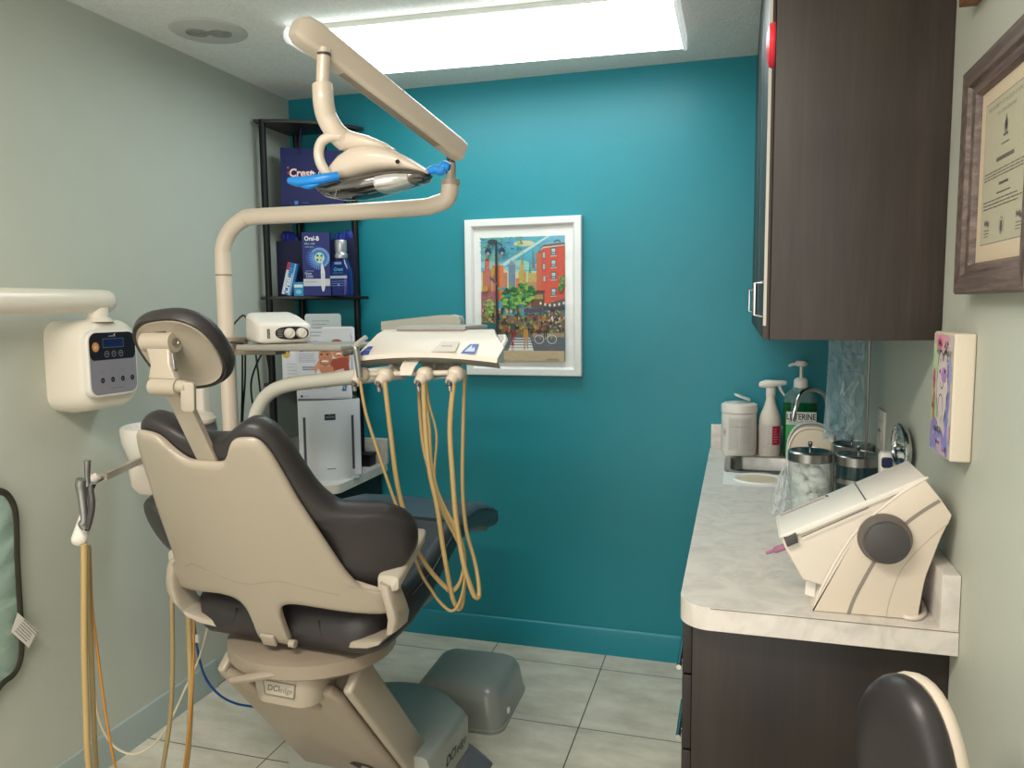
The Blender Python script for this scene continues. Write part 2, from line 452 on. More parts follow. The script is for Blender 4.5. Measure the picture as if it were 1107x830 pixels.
# ceiling vent
t = thing('ceiling_vent', 'round white ceiling vent with two rings of slots near the left wall', 'vent', (-1.745, 2.335, CE))
VX, VY = -1.745, 2.335
m_vent = mat('vent white', (200, 200, 194), .6)
obj('vent_plate', MB().lathe([(0, -.006), (.112, -.006), (.124, -.002), (.127, 0), (0, 0)], (VX, VY, CE-.0005), 48), m_vent, t)
for sx in (-.034, .034):
    mb = MB()
    for k in range(5):
        r = .008+k*.007
        mb.lathe([(r-.0022, -.0085), (r+.0022, -.0085), (r+.0022, -.006), (r-.0022, -.006), (r-.0022, -.0085)], (VX+sx, VY+sx*.45, CE-.0005), 28)
    obj('grille', mb, mat('vent slot grey', (158, 158, 152), .7), t)

# ------------------------------------------------------------------ upper cabinet
CX0, CX1, CY0, CB = .062, XR-.001, 1.70, 1.424
t = thing('wall_cabinet', 'dark walnut wall cabinet hanging on the right wall above the worktop', 'cabinet', (.22, CY0, CB))
obj('carcass', MB().box((CX0, CY0, CB), (CX1, YB-.001, CE-.002), .0015), m_wood, t)
n = 3; dw = (YB-.01-CY0)/n
for i in range(n):
    y0 = CY0+i*dw
    d = obj('door', MB().box((CX0-.013, y0+.002, CB+.002), (CX0-.0005, y0+dw-.002, CE-.02), .0012), m_wood, t)
    obj('edge_strip', MB().box((CX0-.0132, y0+.0005, CB+.03), (CX0-.007, y0+.0018, CE-.02)), m_cabedge, d)
    hy = y0+.05 if i != 1 else y0+dw-.05
    obj('handle', MB().tube([(CX0-.013, hy, CB+.05), (CX0-.03, hy, CB+.052), (CX0-.03, hy, CB+.12), (CX0-.013, hy, CB+.122)], .004, 10, sm=False), m_chrome, d)
# red round magnet on the first door
P = atx(826, 50, CX0-.03)
mx = frame((CX0-.0135, P.y, P.z), (0, -1, 0), (0, 0, 1))
t = thing('door_magnet', 'red round ornament stuck high on the door of the wall cabinet', 'ornament', (CX0-.02, P.y, P.z))
zr = (at(826, 25, P.y).z-at(826, 74, P.y).z)/2
mb = MB().lathe([(0, 0), (zr*.96, 0), (zr, .003), (zr*.9, .009), (zr*.5, .0125), (0, .0135)], mx=mx, seg=36)
obj('disc', mb, mat('red plastic', (206, 40, 56), .35), t)

# ------------------------------------------------------------------ right worktop, base cabinet and sink
WX0, WX1, WY0 = -.102, XR-.001, 1.482
SX0, SX1, SY0, SY1 = -.032, .255, 2.74, 3.045
t = thing('worktop', 'pale marble-look worktop running along the right wall', 'worktop', (.14, WY0, CZ))
mb = MB(); TH = .046
def corner(cx, cy, r): return [(cx - r*cos(radians(a)), cy - r*sin(radians(a))) for a in range(0, 91, 9)]
mb.prism([(WX0, SY0)] + corner(WX0+.06, WY0+.06, .06) + [(WX1, WY0), (WX1, SY0)], CZ-TH, CZ)
mb.box((WX0, SY0, CZ-TH), (SX0, SY1, CZ)); mb.box((SX1, SY0, CZ-TH), (WX1, SY1, CZ)); mb.box((WX0, SY1, CZ-TH), (WX1, YB-.001, CZ))
obj('slab', mb, m_marble, t)
obj('splashback', MB().box((XR-.031, WY0+.002, CZ), (XR-.001, YB-.02, CZ+.1), .001), m_marble, t)
obj('splashback', MB().box((WX0+.004, YB-.02, CZ), (XR-.001, YB-.001, CZ+.1), .001), m_marble, t)
m_sealant = mat('sealant seam', (120, 108, 96), .7)
obj('seam', MB().box((WX0+.06, WY0-.0006, CZ-.003), (WX1, WY0+.0006, CZ-.0015)), m_sealant, t)

BX0, BY0 = -.078, 1.535
t = thing('base_cabinet', 'dark walnut base cabinet with drawers under the right worktop', 'cabinet', (.15, BY0, 0))
obj('carcass', MB().box((BX0, BY0, .09), (XR-.001, YB-.014, CZ-TH-.001), .001), m_wooddk, t)
obj('plinth', MB().box((BX0+.05, BY0+.01, 0), (XR-.001, YB-.014, .09)), m_black, t)
zs = [(.757, .862), (.596, .752), (.35, .591), (.1, .345)]
ys = [BY0, BY0+.52, BY0+1.04, YB-.03]
for i in range(3):
    for z0, z1 in zs:
        d = obj('drawer', MB().box((BX0-.019, ys[i]+.002, z0), (BX0-.0005, ys[i+1]-.002, z1), .0015), m_cabin, t)
        zc = {.752: .682, .591: .515}.get(z1, z1-.06)
        yc = (ys[i]+ys[i+1])/2; hl = .075
        if i: continue
        yc = 1.80; hl = .085
        if z1 > .8: continue
        mb = MB().tube([(BX0-.038, yc-hl, zc), (BX0-.038, yc+hl, zc)], .006, 12, sm=False)
        for q in (-.05, .05): mb.tube([(BX0-.019, yc+q, zc), (BX0-.038, yc+q, zc)], .0045, 10, sm=False)
        obj('handle', mb, m_chrome, d)

# sink
t = thing('sink', 'small stainless steel sink set into the right worktop', 'sink', ((SX0+SX1)/2, (SY0+SY1)/2, CZ))
prf = [(0, .003), (.012, .003), (.016, -.004), (.022, -.1), (.05, -.128), (.10, -.132)]
rr = []
for ins, dz in [(-.008, .0005)] + prf:
    r = max(.03, .045-ins*.2)
    rr.append([V((x, y, CZ+dz)) for x, y in rrect(SX0+ins, SY0+ins, SX1-ins, SY1-ins, r)])
obj('basin', MB().rings(rr, cap0=False), m_steel, t)
obj('drain', MB().lathe([(0, .004), (.02, .004), (.024, .001), (.024, 0), (0, 0)], (.11, 2.9, CZ-.132)), m_chrome, t)
# faucet
t = thing('faucet', 'chrome gooseneck faucet arching over the sink', 'faucet', (.30, 2.95, CZ))
A = at(892, 440, 2.95); B = at(880, 421, 2.93); Cc = at(866, 426, 2.9); Dd = at(858.5, 446, 2.88); Ee = at(857, 455, 2.88)
bx = A.x+.01
obj('spout', MB().tube([(bx, 2.95, CZ+.02), (bx, 2.95, 1.03), (bx, 2.95, A.z-.01), (A.x-.002, 2.945, (A.z+B.z)/2+.008), B, Cc, Dd, Ee], [.009, .009, .0085, .0085, .0085, .0085, .0085, .0095], 12), m_chrome, t)
obj('base', MB().lathe([(0, 0), (.026, 0), (.026, .008), (.016, .02), (.013, .04), (0, .04)], (bx, 2.95, CZ)), m_chrome, t)
obj('lever', MB().tube([(bx, 2.95, CZ+.05), (bx+.01, 2.91, CZ+.07), (bx+.012, 2.87, CZ+.075)], [.008, .006, .005], 10), m_chrome, t)

# waste ring let into the top
t = thing('waste_chute_ring', 'white ring of a waste chute let into the worktop in front of the sink', 'waste chute', (.072, 2.645, CZ))
RC = (.072, 2.645, CZ)
obj('ring', MB().lathe([(.062, .001), (.07, .006), (.078, .006), (.082, .001), (.082, 0), (.062, 0), (.062, .001)], RC, 48), m_white, t)
obj('chute_lining', MB().lathe([(0, .0022), (.062, .0022), (.062, .0002), (0, .0002)], RC, 48), mat('cream chute', (206, 192, 164), .6), t)
t = thing('paper_liner', 'square white sheet lying on the worktop under the waste chute ring', 'paper', (.06, 2.64, CZ))
obj('sheet', MB().box((-.04, 2.545, CZ+.0001), (.165, 2.74-.002, CZ+.0006)), mat('translucent sheet', (226, 226, 224), .35), t)

# ================================================================== things on the right worktop
def bender(c, R, phi):
    """wraps a print round an upright cylinder; x runs along the arc from the middle, phi turns the middle"""
    return lambda x, y, z: V((c[0]+(R+z)*sin(phi+x/R), c[1]-(R+z)*cos(phi+x/R), c[2]+y))
def facing(c): return math.atan2(-c[0], c[1])   # towards the doorway the photo was taken from

# tub of wipes
Y0 = 3.098; a = at(779.4, 470, Y0); b = at(818.2, 470, Y0); R = (b.x-a.x)/2; c = ((a.x+b.x)/2, Y0, CZ)
H = at(799, 436, Y0-R*.5).z-CZ
t = thing('wipes_tub', 'large white tub of disinfecting wipes with its lid flap open at the back corner', 'tub', c)
obj('tub', MB().lathe([(0, 0), (R*.96, 0), (R, .006), (R*.985, H*.8), (R*.985, H*.81), (R*.9, H*.82), (0, H*.82)], c, 40), m_white, t)
obj('lid', MB().lathe([(R*.9, H*.82), (R*1.015, H*.822), (R*1.015, H*.95), (R*.99, H*.975), (R*.9, H*.985), (R*.85, H), (0, H)], c, 40), m_white, t)
obj('flap', MB().prism(rrect(-.035, -.028, .03, .028, .018), 0, .006, .002, mx=M.Translation(V((c[0]+.012, c[1], CZ+H+.018))) @ M.Rotation(.35, 4, 'Y')), m_white, t)
f = Flat(None, bend=bender(c, R*.995, facing(c)))
f.rect(-.6*R, H*.10, .75*R, H*.74, (222, 219, 212))
f.lines(-.55*R, .05*R, H*.13, H*.70, 17, .0022, (176, 172, 168), .2, 3)
f.lines(.12*R, .68*R, H*.25, H*.70, 13, .002, (184, 180, 176), .3, 4)
f.rect(-.98*R, H*.36, -.80*R, H*.52, (236, 200, 206)); f.rect(-.95*R, H*.42, -.85*R, H*.47, (214, 110, 130))
f.rect(-.55*R, H*.56, .66*R, H*.575, (196, 190, 186))
f.done('printed_label', t)

# spray bottle
Y0 = 3.09; a = at(820, 470, Y0); b = at(844.5, 470, Y0); R = (b.x-a.x)/2; c = ((a.x+b.x)/2, Y0, CZ)
zt = lambda py: at(832, py, Y0).z-CZ
t = thing('spray_bottle', 'white trigger spray bottle with a crimson label beside the wipes tub', 'spray bottle', c)
obj('bottle', MB().lathe([(0, 0), (R*.92, 0), (R, .006), (R, zt(454)), (R*.9, zt(448)), (R*.6, zt(440)), (R*.42, zt(432)), (R*.38, zt(426)), (0, zt(426))], c, 36), m_white2, t)
obj('collar', MB().lathe([(R*.4, zt(428)), (R*.44, zt(427)), (R*.42, zt(419)), (0, zt(419))], c, 24), m_white, t)
hz = zt(415)
hd = obj('spray_head', MB().rings([[V((c[0]+x, c[1]+.014*sin(2*pi*k/14)*w, CZ+hz+dz+h*cos(2*pi*k/14))) for k in range(14)] for x, w, dz, h in
    ((-.044, .35, -.004, .006), (-.04, .6, -.003, .011), (-.02, 1, 0, .016), (.0, 1, .0, .016), (.025, .8, .004, .011), (.05, .7, .005, .009), (.056, .4, .005, .006))]), m_white, t)
obj('trigger', MB().tube([V((c[0]+.03, c[1], CZ+hz-.004)), V((c[0]+.036, c[1], CZ+hz-.022)), V((c[0]+.048, c[1], CZ+hz-.04)), V((c[0]+.056, c[1], CZ+hz-.05))], [.006, .0055, .0045, .004], 8), m_white, hd)
f = Flat(None, bend=bender(c, R, facing(c)))
f.rect(-.85*R, zt(485), 1.05*R, zt(457), (228, 218, 210)); f.lines(-.75*R, .1*R, zt(483), zt(459), 11, .002, (186, 176, 170), .3, 9)
f.rect(.22*R, zt(479), 1.0*R, zt(459), (196, 22, 66)); f.lines(.34*R, .85*R, zt(477), zt(461), 6, .0028, (238, 170, 186), .5, 5)
f.done('printed_label', t)

# mouthwash pump bottle
Y0 = 3.085; a = at(846.5, 450, Y0); b = at(883.5, 450, Y0); cx = (a.x+b.x)/2; w = (b.x-a.x)/2
zp = lambda py: at(865, py, Y0).z
c = (cx, Y0, CZ)
t = thing('mouthwash_bottle', 'large green mouthwash bottle with a white pump behind the faucet', 'bottle', c)
m_green = mat('green mouthwash', (12, 116, 62), .06, trans=.55, ior=1.3, coat=.3)
m_clearteal = mat('clear bottle shoulder', (150, 190, 186), .06, trans=.7, ior=1.2)
def rsec(w, d, z, r): return [V((c[0]+x, c[1]+y, z)) for x, y in rrect(-w, -d, w, d, min(r, d*.9), 6)]
obj('liquid', MB().rings([rsec(w*.95, .044, CZ, .03), rsec(w, .047, CZ+.008, .034), rsec(w, .047, zp(434), .034)]), m_green, t)
obj('shoulder', MB().rings([rsec(w, .047, zp(434)+.0005, .034), rsec(w*.97, .046, zp(428), .034), rsec(w*.7, .038, zp(422), .03), rsec(.024, .022, zp(418), .02)]), m_clearteal, t)
obj('pump_collar', MB().lathe([(0, zp(424)), (.026, zp(424)), (.0255, zp(411)), (.02, zp(409)), (.012, zp(408)), (0, zp(408))], (cx, Y0, 0), 28), m_white, t)
obj('pump_stem', MB().lathe([(0, zp(410)), (.006, zp(410)), (.006, zp(395)), (0, zp(395))], (cx, Y0, 0), 16), m_white, t)
obj('pump_head', MB().lathe([(0, zp(396)), (.014, zp(396)), (.021, zp(394)), (.022, zp(391.5)), (.018, zp(390)), (0, zp(390))], (cx, Y0, 0), 24).tube([(cx, Y0, zp(393.5)), (cx-.03, Y0-.005, zp(393.8)), (cx-.045, Y0-.008, zp(395.5))], [.007, .006, .005], 8), m_white, t)
f = Flat(frame((cx, Y0-.0475, CZ), (1, 0, 0), (0, 0, 1)))
q = lambda py: zp(py)-CZ
f.rect(-w*.86, q(486), w*.88, q(443.5), (246, 247, 244)); f.rect(-w*.86, q(486), w*.88, q(457), (34, 150, 84))
f.poly([(-w*.86, q(457)), (w*.1, q(457)), (-w*.3, q(470)), (-w*.86, q(474))], (90, 190, 110))
f.text('LISTERINE', 0, q(449), (.0315), (20, 22, 30), bold=.0006, sx=.74); f.text('FRESHBURST', 0, q(454.6), .0155, (60, 130, 96), sx=.95)
f.text('ANTISEPTIC', 0, q(462), .012, (236, 246, 238)); f.lines(-w*.6, w*.6, q(474), q(465), 3, .003, (214, 236, 220), .3)
f.done('printed_label', t)

# two oval trays leaning by the sink, one in front of the other
def tray(name, px0, px1, pyt, Y0, lab, m):
    a = at(px0, 480, Y0); b = at(px1, 480, Y0); r = (b.x-a.x)/2; cx = (a.x+b.x)/2; zt = at((px0+px1)/2, pyt, Y0).z
    h = (zt-CZ)/2; c = (cx, Y0, CZ)
    t = thing(name, lab, 'tray', c)
    mx = M.Translation(V(c)) @ M.Rotation(-.12, 4, 'X')
    def ring(s, y): return [V((r*s*math.copysign(abs(cos(2*pi*k/48))**.8, cos(2*pi*k/48)), y, h+h*s*math.copysign(abs(sin(2*pi*k/48))**.8, sin(2*pi*k/48)))) for k in range(48)]
    obj('tray', MB().rings([ring(1, 0), ring(1.0, -.012), ring(.95, -.013), ring(.9, -.004), ring(.5, -.002)], mx=mx), m, t)
tray('oval_tray', 851, 906, 462, 2.47, 'cream oval plastic tray standing on edge behind the glass cotton jar', mat('cream tray', (228, 216, 196), .4))
tray('oval_tray', 850, 905, 456.5, 2.55, 'grey-rimmed oval tray standing on edge directly behind the cream one', mat('grey tray', (186, 188, 184), .35))

# jars
def jar(px0, px1, pyt, Y0, lab, fill, glassm, cat='jar', bands=0):
    a = at(px0, 520, Y0); b = at(px1, 520, Y0); R = (b.x-a.x)/2; cx = (a.x+b.x)/2; c = (cx, Y0, CZ)
    zt = at((px0+px1)/2, pyt, Y0-R).z-CZ
    t = thing('glass_jar', lab, cat, c, group='jars with steel lids')
    obj('jar', MB().lathe([(0, 0), (R*.96, 0), (R, .004), (R, zt-.022), (R*.975, zt-.022), (R*.97, .006), (0, .005)], c, 40), glassm, t)
    ld = obj('lid', MB().lathe([(R*1.0, zt-.026), (R*1.035, zt-.026), (R*1.04, zt-.003), (R*1.0, zt), (R*.9, zt+.002), (R*.88, zt-.002), (0, zt-.001), ], c, 44), m_steel, t)
    obj('knob', MB().lathe([(0, zt), (.004, zt), (.0035, zt+.012), (.006, zt+.016), (.006, zt+.024), (0, zt+.026)], c, 16), m_chrome, ld)
    for k in range(bands):
        z = zt*(.62-.3*k)
        obj('steel_band', MB().lathe([(R*1.002, z-.006), (R*1.03, z-.006), (R*1.03, z+.006), (R*1.002, z+.006), (R*1.002, z-.006)], c, 40), m_steel, t)
    return t, c, R, zt
m_lidglass = mat('dark lid top', (30, 62, 66), .12, .4)
m_darkglass = mat('smoky teal glass', (26, 52, 56), .08, coat=.4)
t, c, R, zt = jar(851.5, 898.5, 491, 2.22, 'clear glass jar of white cotton with a steel lid in front of the oval trays', 1, clearmat('thin jar glass', (225, 235, 232), .10, .03))
obj('lid_top', MB().lathe([(0, zt+.0008), (R*.86, zt+.0008), (R*.86, zt-.0005), (0, zt-.0005)], c, 40), m_lidglass, t)
mb = MB(); rnd = random.Random(4)
for k in range(54):
    an = rnd.random()*6.28; rad = R*.62*math.sqrt(rnd.random()); z = .018+(zt-.06)*rnd.random()**1.25
    mb.ell((c[0]+rad*cos(an), c[1]+rad*sin(an), CZ+z), (.018, .018, .013), M.Rotation(rnd.random()*3, 4, V((rnd.random(), rnd.random(), 1))), 10)
o = obj('cotton_balls', mb, m_cotton, t); o['kind'] = 'stuff'
t, c, R, zt = jar(902.5, 952, 495, 2.2, 'smoky dark jar with steel bands and lid, nearest to the right wall', 1, m_darkglass, bands=2)
obj('lid_top', MB().lathe([(0, zt+.0008), (R*.86, zt+.0008), (R*.86, zt-.0005), (0, zt-.0005)], c, 40), m_lidglass, t)
t, c, R, zt = jar(897.5, 942, 483, 2.42, 'steel-lidded jar standing behind the smoky banded jar', 1, m_darkglass)
obj('lid_top', MB().lathe([(0, zt+.0008), (R*.86, zt+.0008), (R*.86, zt-.0005), (0, zt-.0005)], c, 40), m_lidglass, t)

# crumpled clear bag round the glass jar
def film(name, cx, cy, pts, depth, m, parent, seed=1, amp=.01, nu=26, nv=34):
    """a hanging bag: two film sheets meeting at the side edges. pts: rows of (z, xl, xr) from top to bottom"""
    rnd = random.Random(seed); ph = [rnd.random()*6 for _ in range(6)]
    t = bmesh.new()
    def row(v):
        x = v*(len(pts)-1); i = min(int(x), len(pts)-2); k = x-i
        return [pts[i][j]*(1-k)+pts[i+1][j]*k for j in range(3)]
    for side in (-1, 1):
        g = []
        for j in range(nv+1):
            z, xl, xr = row(j/nv); r = []
            for i in range(nu+1):
                s = i/nu; e = math.sin(pi*s)**.6
                b = amp*(sin(s*17+ph[0]+j*.25)+.7*sin(j*.7+ph[1]+s*6)+.5*sin(s*31-j*.5+ph[2]))
                r.append(t.verts.new((xl+(xr-xl)*s, cy+side*(depth*e*(.4+.6*sin(pi*min(1, j/nv*1.05)))+b*e), z+.004*sin(s*9+ph[3])*(j/nv))))
            g.append(r)
        for j in range(nv):
            for i in range(nu): t.faces.new((g[j][i], g[j][i+1], g[j+1][i+1], g[j+1][i]))
    bmesh.ops.remove_doubles(t, verts=t.verts, dist=.0004)
    return obj(name, t, m, parent, 60)
m_bag = clearmat('clear bag film', (186, 206, 212), .12, .12)
m_bagblue = clearmat('bluish bag film', (176, 206, 216), .20, .1)
yb = 2.17
A = at(842, 505, yb); Bq = at(858, 505, yb); lo = at(838, 548, yb)
t = thing('plastic_sleeve', 'crumpled clear plastic sleeve bunched against the left of the cotton jar', 'plastic bag', (A.x+.01, yb, CZ))
film('film', 0, 2.19, [(1.06, A.x+.012, A.x+.022), (1.03, A.x+.0, A.x+.028), (.985, A.x-.01, A.x+.032), (.95, A.x-.014, A.x+.036), (CZ+.006, A.x-.016, A.x+.04)], .02, clearmat('crinkled sleeve film', (226, 230, 232), .22, .15), t, 5, .006)

# clear bags hung under the cabinet
yb = 2.3
def X(px, py): return at(px, py, yb).x
def Z(px, py): return at(px, py, yb).z
t = thing('hanging_bag', 'clear bluish plastic bag of tubing hanging under the wall cabinet', 'plastic bag', (.29, yb, CB))
film('bag_film', 0, yb, [(CB-.001, X(895.5, 370), X(937, 370)), (Z(895, 385), X(895.5, 385), X(936, 385)), (Z(894, 410), X(894, 410), X(936, 410)), (Z(893, 440), X(892, 440), X(935, 440)), (Z(890, 462), X(890, 462), X(932, 462)), (Z(890, 474), X(888.5, 474), X(921, 474))], .024, m_bagblue, t, 3, .011, 40, 60)
mb = MB()
for s in range(4):
    rnd = random.Random(20+s)
    mb.tube([at(905+9*rnd.random()+s*5, 412, yb-.005), at(903+8*rnd.random()+s*3, 430, yb), at(912+10*rnd.random(), 442, yb+.005), at(916+8*rnd.random(), 452, yb), at(912+6*rnd.random(), 466, yb)], .0016, 6)
obj('tubing', mb, mat('clear white tubing', (214, 222, 222), .3), t)
mb = MB(); mb.box(at(909, 402, yb+.01), at(933, 401, yb+.012)); mb.box(at(912, 384, yb+.008), at(932, 382, yb+.012)); 
obj('blue_print', mb, mat('blue bag print', (70, 110, 170), .5), t)
yb = 2.36
t = thing('tube_sleeve', 'slim clear sleeve standing on end between the hanging bag and the steel rod', 'plastic bag', (X(929, 450), yb, CZ))
film('film', 0, yb, [(Z(929, 414), X(927, 414), X(931, 414)), (Z(929, 424), X(924, 424), X(934, 424)), (Z(929, 450), X(922, 450), X(935.5, 450)), (Z(929, 480), X(922, 480), X(935, 480)), (CZ+.002, X(924, 480), X(933, 480))], .014, m_bag, t, 9, .002)
a = at(936.5, 369, 2.38)
t = thing('steel_rod', 'thin upright steel rod between the worktop and the wall cabinet', 'rod', (a.x, 2.30, CZ))
obj('rod', MB().tube([(a.x-.003, 2.30, CZ+.012), (a.x-.003, 2.30, CB-.001)], .0035, 12, sm=False), m_dksteel, t)
obj('foot', MB().lathe([(0, 0), (.022, 0), (.022, .008), (.005, .014), (0, .014)], (a.x-.003, 2.30, CZ), 24), m_dksteel, t)

# wall outlet plate, oval mirror and two handpieces by the right wall
a = atx(949.5, 463, XR-.004); b = atx(956.5, 463, XR-.004); z0 = atx(953, 486, XR).z; z1 = atx(953, 441, XR).z
t = thing('outlet_plate', 'white outlet plate on the right wall behind the steel-lidded jars', 'outlet', (XR, (a.y+b.y)/2, z0))
obj('plate', MB().box((XR-.007, b.y, z0), (XR-.0005, a.y, z1), .002), m_white, t)
obj('socket', MB().box((XR-.009, b.y+.02, z0+.03), (XR-.007, a.y-.02, z0+.06), .001).box((XR-.009, b.y+.02, z1-.06), (XR-.007, a.y-.02, z1-.03), .001), m_white2, t)
a = atx(966, 483, XR-.02); b = atx(982, 483, XR-.02); z0 = atx(974, 507, XR-.02).z; z1 = atx(974, 460.5, XR-.02).z
cy, cz, ry, rz = (a.y+b.y)/2, (z0+z1)/2, abs(a.y-b.y)/2, (z1-z0)/2
t = thing('oval_mirror', 'small oval chrome-rimmed mirror on the right wall above the counter scanner', 'mirror', (XR, cy, z0))
obj('rim', MB().tube([(XR-.02, cy+ry*cos(2*pi*k/40), cz+rz*sin(2*pi*k/40)) for k in range(41)], .007, 10, sm=False), m_chrome, t)
obj('mirror_glass', MB().rings([[V((x, cy+ry*cos(2*pi*k/40), cz+rz*sin(2*pi*k/40))) for k in range(40)] for x in (XR-.02, XR-.012)]), mat('mirror glass', (190, 200, 200), .03, 1), t)
obj('bracket', MB().box((XR-.014, cy-.015, cz-.015), (XR-.0005, cy+.015, cz+.015), .002), m_chrome, t)
for px0, px1, pyt, Y0, lab in ((950, 965, 488, 2.05, 'white handpiece with a dark blue face beside the smoky jar'), (967, 979, 489.5, 2.02, 'white handpiece with a dark blue face nearest to the oval mirror')):
    a = at(px0, 495, Y0); b = at(px1, 495, Y0); zt = at(px0, pyt, Y0).z; cx = (a.x+b.x)/2; w = (b.x-a.x)/2
    t = thing('handpiece', lab, 'handpiece', (cx, Y0, CZ), group='white handpieces by the right wall')
    obj('body', MB().rings([[V((cx+w*s*x, Y0+.018*s2*y, z)) for x, y in rrect(-1, -1, 1, 1, .5, 4)] for s, s2, z in ((.7, .9, CZ), (.75, 1, CZ+.05), (.95, 1, zt-.035), (1, 1, zt-.008), (.8, .7, zt))]), m_white, t)
    obj('face', MB().prism(rrect(-w*.8, -.014, w*.8, .012, .006), 0, .003, .001, mx=frame((cx, Y0-.0185, zt-.022), (1, 0, 0), (0, 0, 1))), mat('navy face', (36, 42, 78), .25), t)

# counter scanner, its side facing the doorway
Y0, Y1 = 1.515, 1.665
MX = frame((0, Y0, 0), (1, 0, 0), (0, 0, 1))
def pf(pts): return [((p := at(x, y, Y0)).x, p.z) for x, y in pts]
def smooth_open(p, n=4):
    q, _ = catmull([V((a[0], a[1], 0)) for a in p], n, [0]*len(p)); return [(v.x, v.y) for v in q]
bc = at(930, 668, Y0)
t = thing('dental_scanner', 'curved white counter scanner with a round dark knob on the near end of the worktop', 'scanner', (bc.x, Y0, CZ))
front_px = [(884, 646), (895.9, 621.8), (907, 602), (921, 581), (936, 565), (951.6, 550.9), (975, 533), (1000, 518)]
front = smooth_open([(877, 664)]+front_px)
back = smooth_open([(1027.6, 562), (1018, 580), (1008.6, 604), (1001, 624), (997, 642), (993, 664)])
zb = CZ+.001
prof = pf(front) + pf([(1017.4, 539.5), (1029.3, 557)]) + pf(back)
prof = [(x, max(z, zb)) for x, z in prof]
prof[0] = (prof[0][0], zb); prof[-1] = (prof[-1][0], zb)
obj('body', MB().prism(prof, -(Y1-Y0), 0, .005, 3, MX), m_cream, t, 25)
load = pf([(843, 580), (999, 519.5), (992, 545), (940, 600), (905, 640), (868, 628), (850, 596)])
obj('loader', MB().prism(load, -(Y1-Y0)+.012, -.008, .004, 3, MX), m_white2, t)
lid = pf([(842.5, 582), (845, 579), (1000, 515.5), (1003, 519.5), (999, 522), (868, 577)])
ld = obj('lid', MB().prism(lid, -(Y1-Y0)-.004, -.002, .0015, 2, MX), m_white, t)
def onlid(f, d): # point on the lid's top: f along, d into the depth
    A, B = at(845, 578.4, Y0), at(1000, 515, Y0)
    p = A.lerp(B, f); return V((p.x, Y0+d, p.z+.0012))
obj('seam', MB().tube([onlid(.6, .004), onlid(.6, .15)], .0011, 6, sm=False).tube([V(MX @ V((*q, .0005))) for q in pf([(866, 580.5), (905, 563.5), (939, 548.5)])], .0009, 6, sm=False), m_dkgrey, ld)
obj('slot', MB().tube([onlid(.02, .135), onlid(.36, .135)], .003, 8, sm=False), mat('slot grey', (150, 146, 146), .4), ld)
obj('button', MB().lathe([(0, 0), (.003, 0), (.003, .002), (0, .003)], onlid(.38, .13), 12), m_dkgrey, ld)
obj('latch', MB().prism(pf([(847.5, 582), (860, 575.5), (863, 586), (851, 591)]), -.03, .004, .002, 2, MX), m_dkgrey, t)
obj('ridge', MB().tube([V(MX @ V((x, z, -.002))) for x, z in pf([(880, 660)]+front_px+[(1004, 517)])], [.0005]+[.0030]*len(front_px)+[.0005], 8), m_white2, t)  # raised ridge, in paler plastic to paint in the highlight along the front curve
stripe = smooth_open([(1016, 541), (998, 552), (979, 566), (960, 585), (944, 609), (932, 630), (922, 650), (915, 671)], 4)
f = Flat(MX, .0006); f.line(pf(stripe), .0065, (150, 142, 134)); f.done('stripe', t)
f = Flat(MX, .0005); f.line(pf(smooth_open([(1026, 565), (1010, 578), (990, 597), (975, 615), (966, 635), (960, 655), (957, 674)], 4)), .0014, (196, 184, 164)); f.done('shell_seam', t)
kc = at(958, 585, Y0-.02)
k = obj('knob', MB().lathe([(.046, 0), (.046, .008), (.043, .012), (.041, .018), (.04, .02), (0, .02)], mx=frame((kc.x, Y0, kc.z), (1, 0, 0), (0, 0, 1)), seg=48), mat('knob rim', (98, 92, 88), .4), t)
obj('knob_face', MB().lathe([(.0385, .0), (.0385, .026), (.037, .03), (.034, .0315), (0, .0315)], mx=frame((kc.x+.001, Y0, kc.z-.002), (1, 0, 0), (0, 0, 1)), seg=48), m_dkgrey, k)
p0, p1 = at(848, 591, Y0+.05), at(828, 598, Y0+.05)
obj('purple_tab', MB().tube([p0+(p0-p1)*.4, p0, p0.lerp(p1, .5), p0.lerp(p1, .62), p1], [.0065, .0065, .0065, .0035, .003], 10, sm=False), mat('mauve plastic', (150, 96, 124), .35), t, label='mauve plastic tab')
p0 = at(872, 628, Y0+.02)
obj('paper_tag', MB().prism([(-.008, -.03), (.01, -.034), (.012, 0), (-.006, .002)], 0, .0005, mx=frame((p0.x+.006, Y0+.03, p0.z), (1, 0, 0), (0, 0, 1))), m_white, t)
pp = [(975, 668), (985, 674), (997, 674), (1003, 668), (1001, 658), (996, 650)]
cb = [atz(*q, CZ+.006) for q in pp]; cb = [V((q.x, q.y+.03, CZ+.005)) for q in cb]
obj('cable', MB().tube(cb, .0045, 10), m_white2, t)

# ================================================================== right wall
XF = XR-.034
ya, yb2 = 1.605, 1.462; z0, z1 = 1.226, 1.446
t = thing('painted_canvas', "small child's watercolour canvas in green, pink and violet on the right wall", 'painting', (XR, (ya+yb2)/2, z0))
obj('canvas', MB().box((XF, yb2, z0), (XR-.0005, ya, z1), .004), mat('canvas white', (206, 196, 178), .8, bump=.2, bscale=300), t)
W2, H2 = ya-yb2, z1-z0
f = Flat(frame((XF, ya, z0), (0, -1, 0), (0, 0, 1)))
f.rect(.004, .004, W2-.004, H2-.004, (226, 214, 212))
rnd = random.Random(12)
def blob(cx, cy, rx, ry, col, n=22):
    f.poly([(min(max(cx+rx*(1+.25*sin(k*2.3+cx*90))*cos(2*pi*k/n), .004), W2-.004), min(max(cy+ry*(1+.2*sin(k*3.1+cy*70))*sin(2*pi*k/n), .004), H2-.004)) for k in range(n)], col)
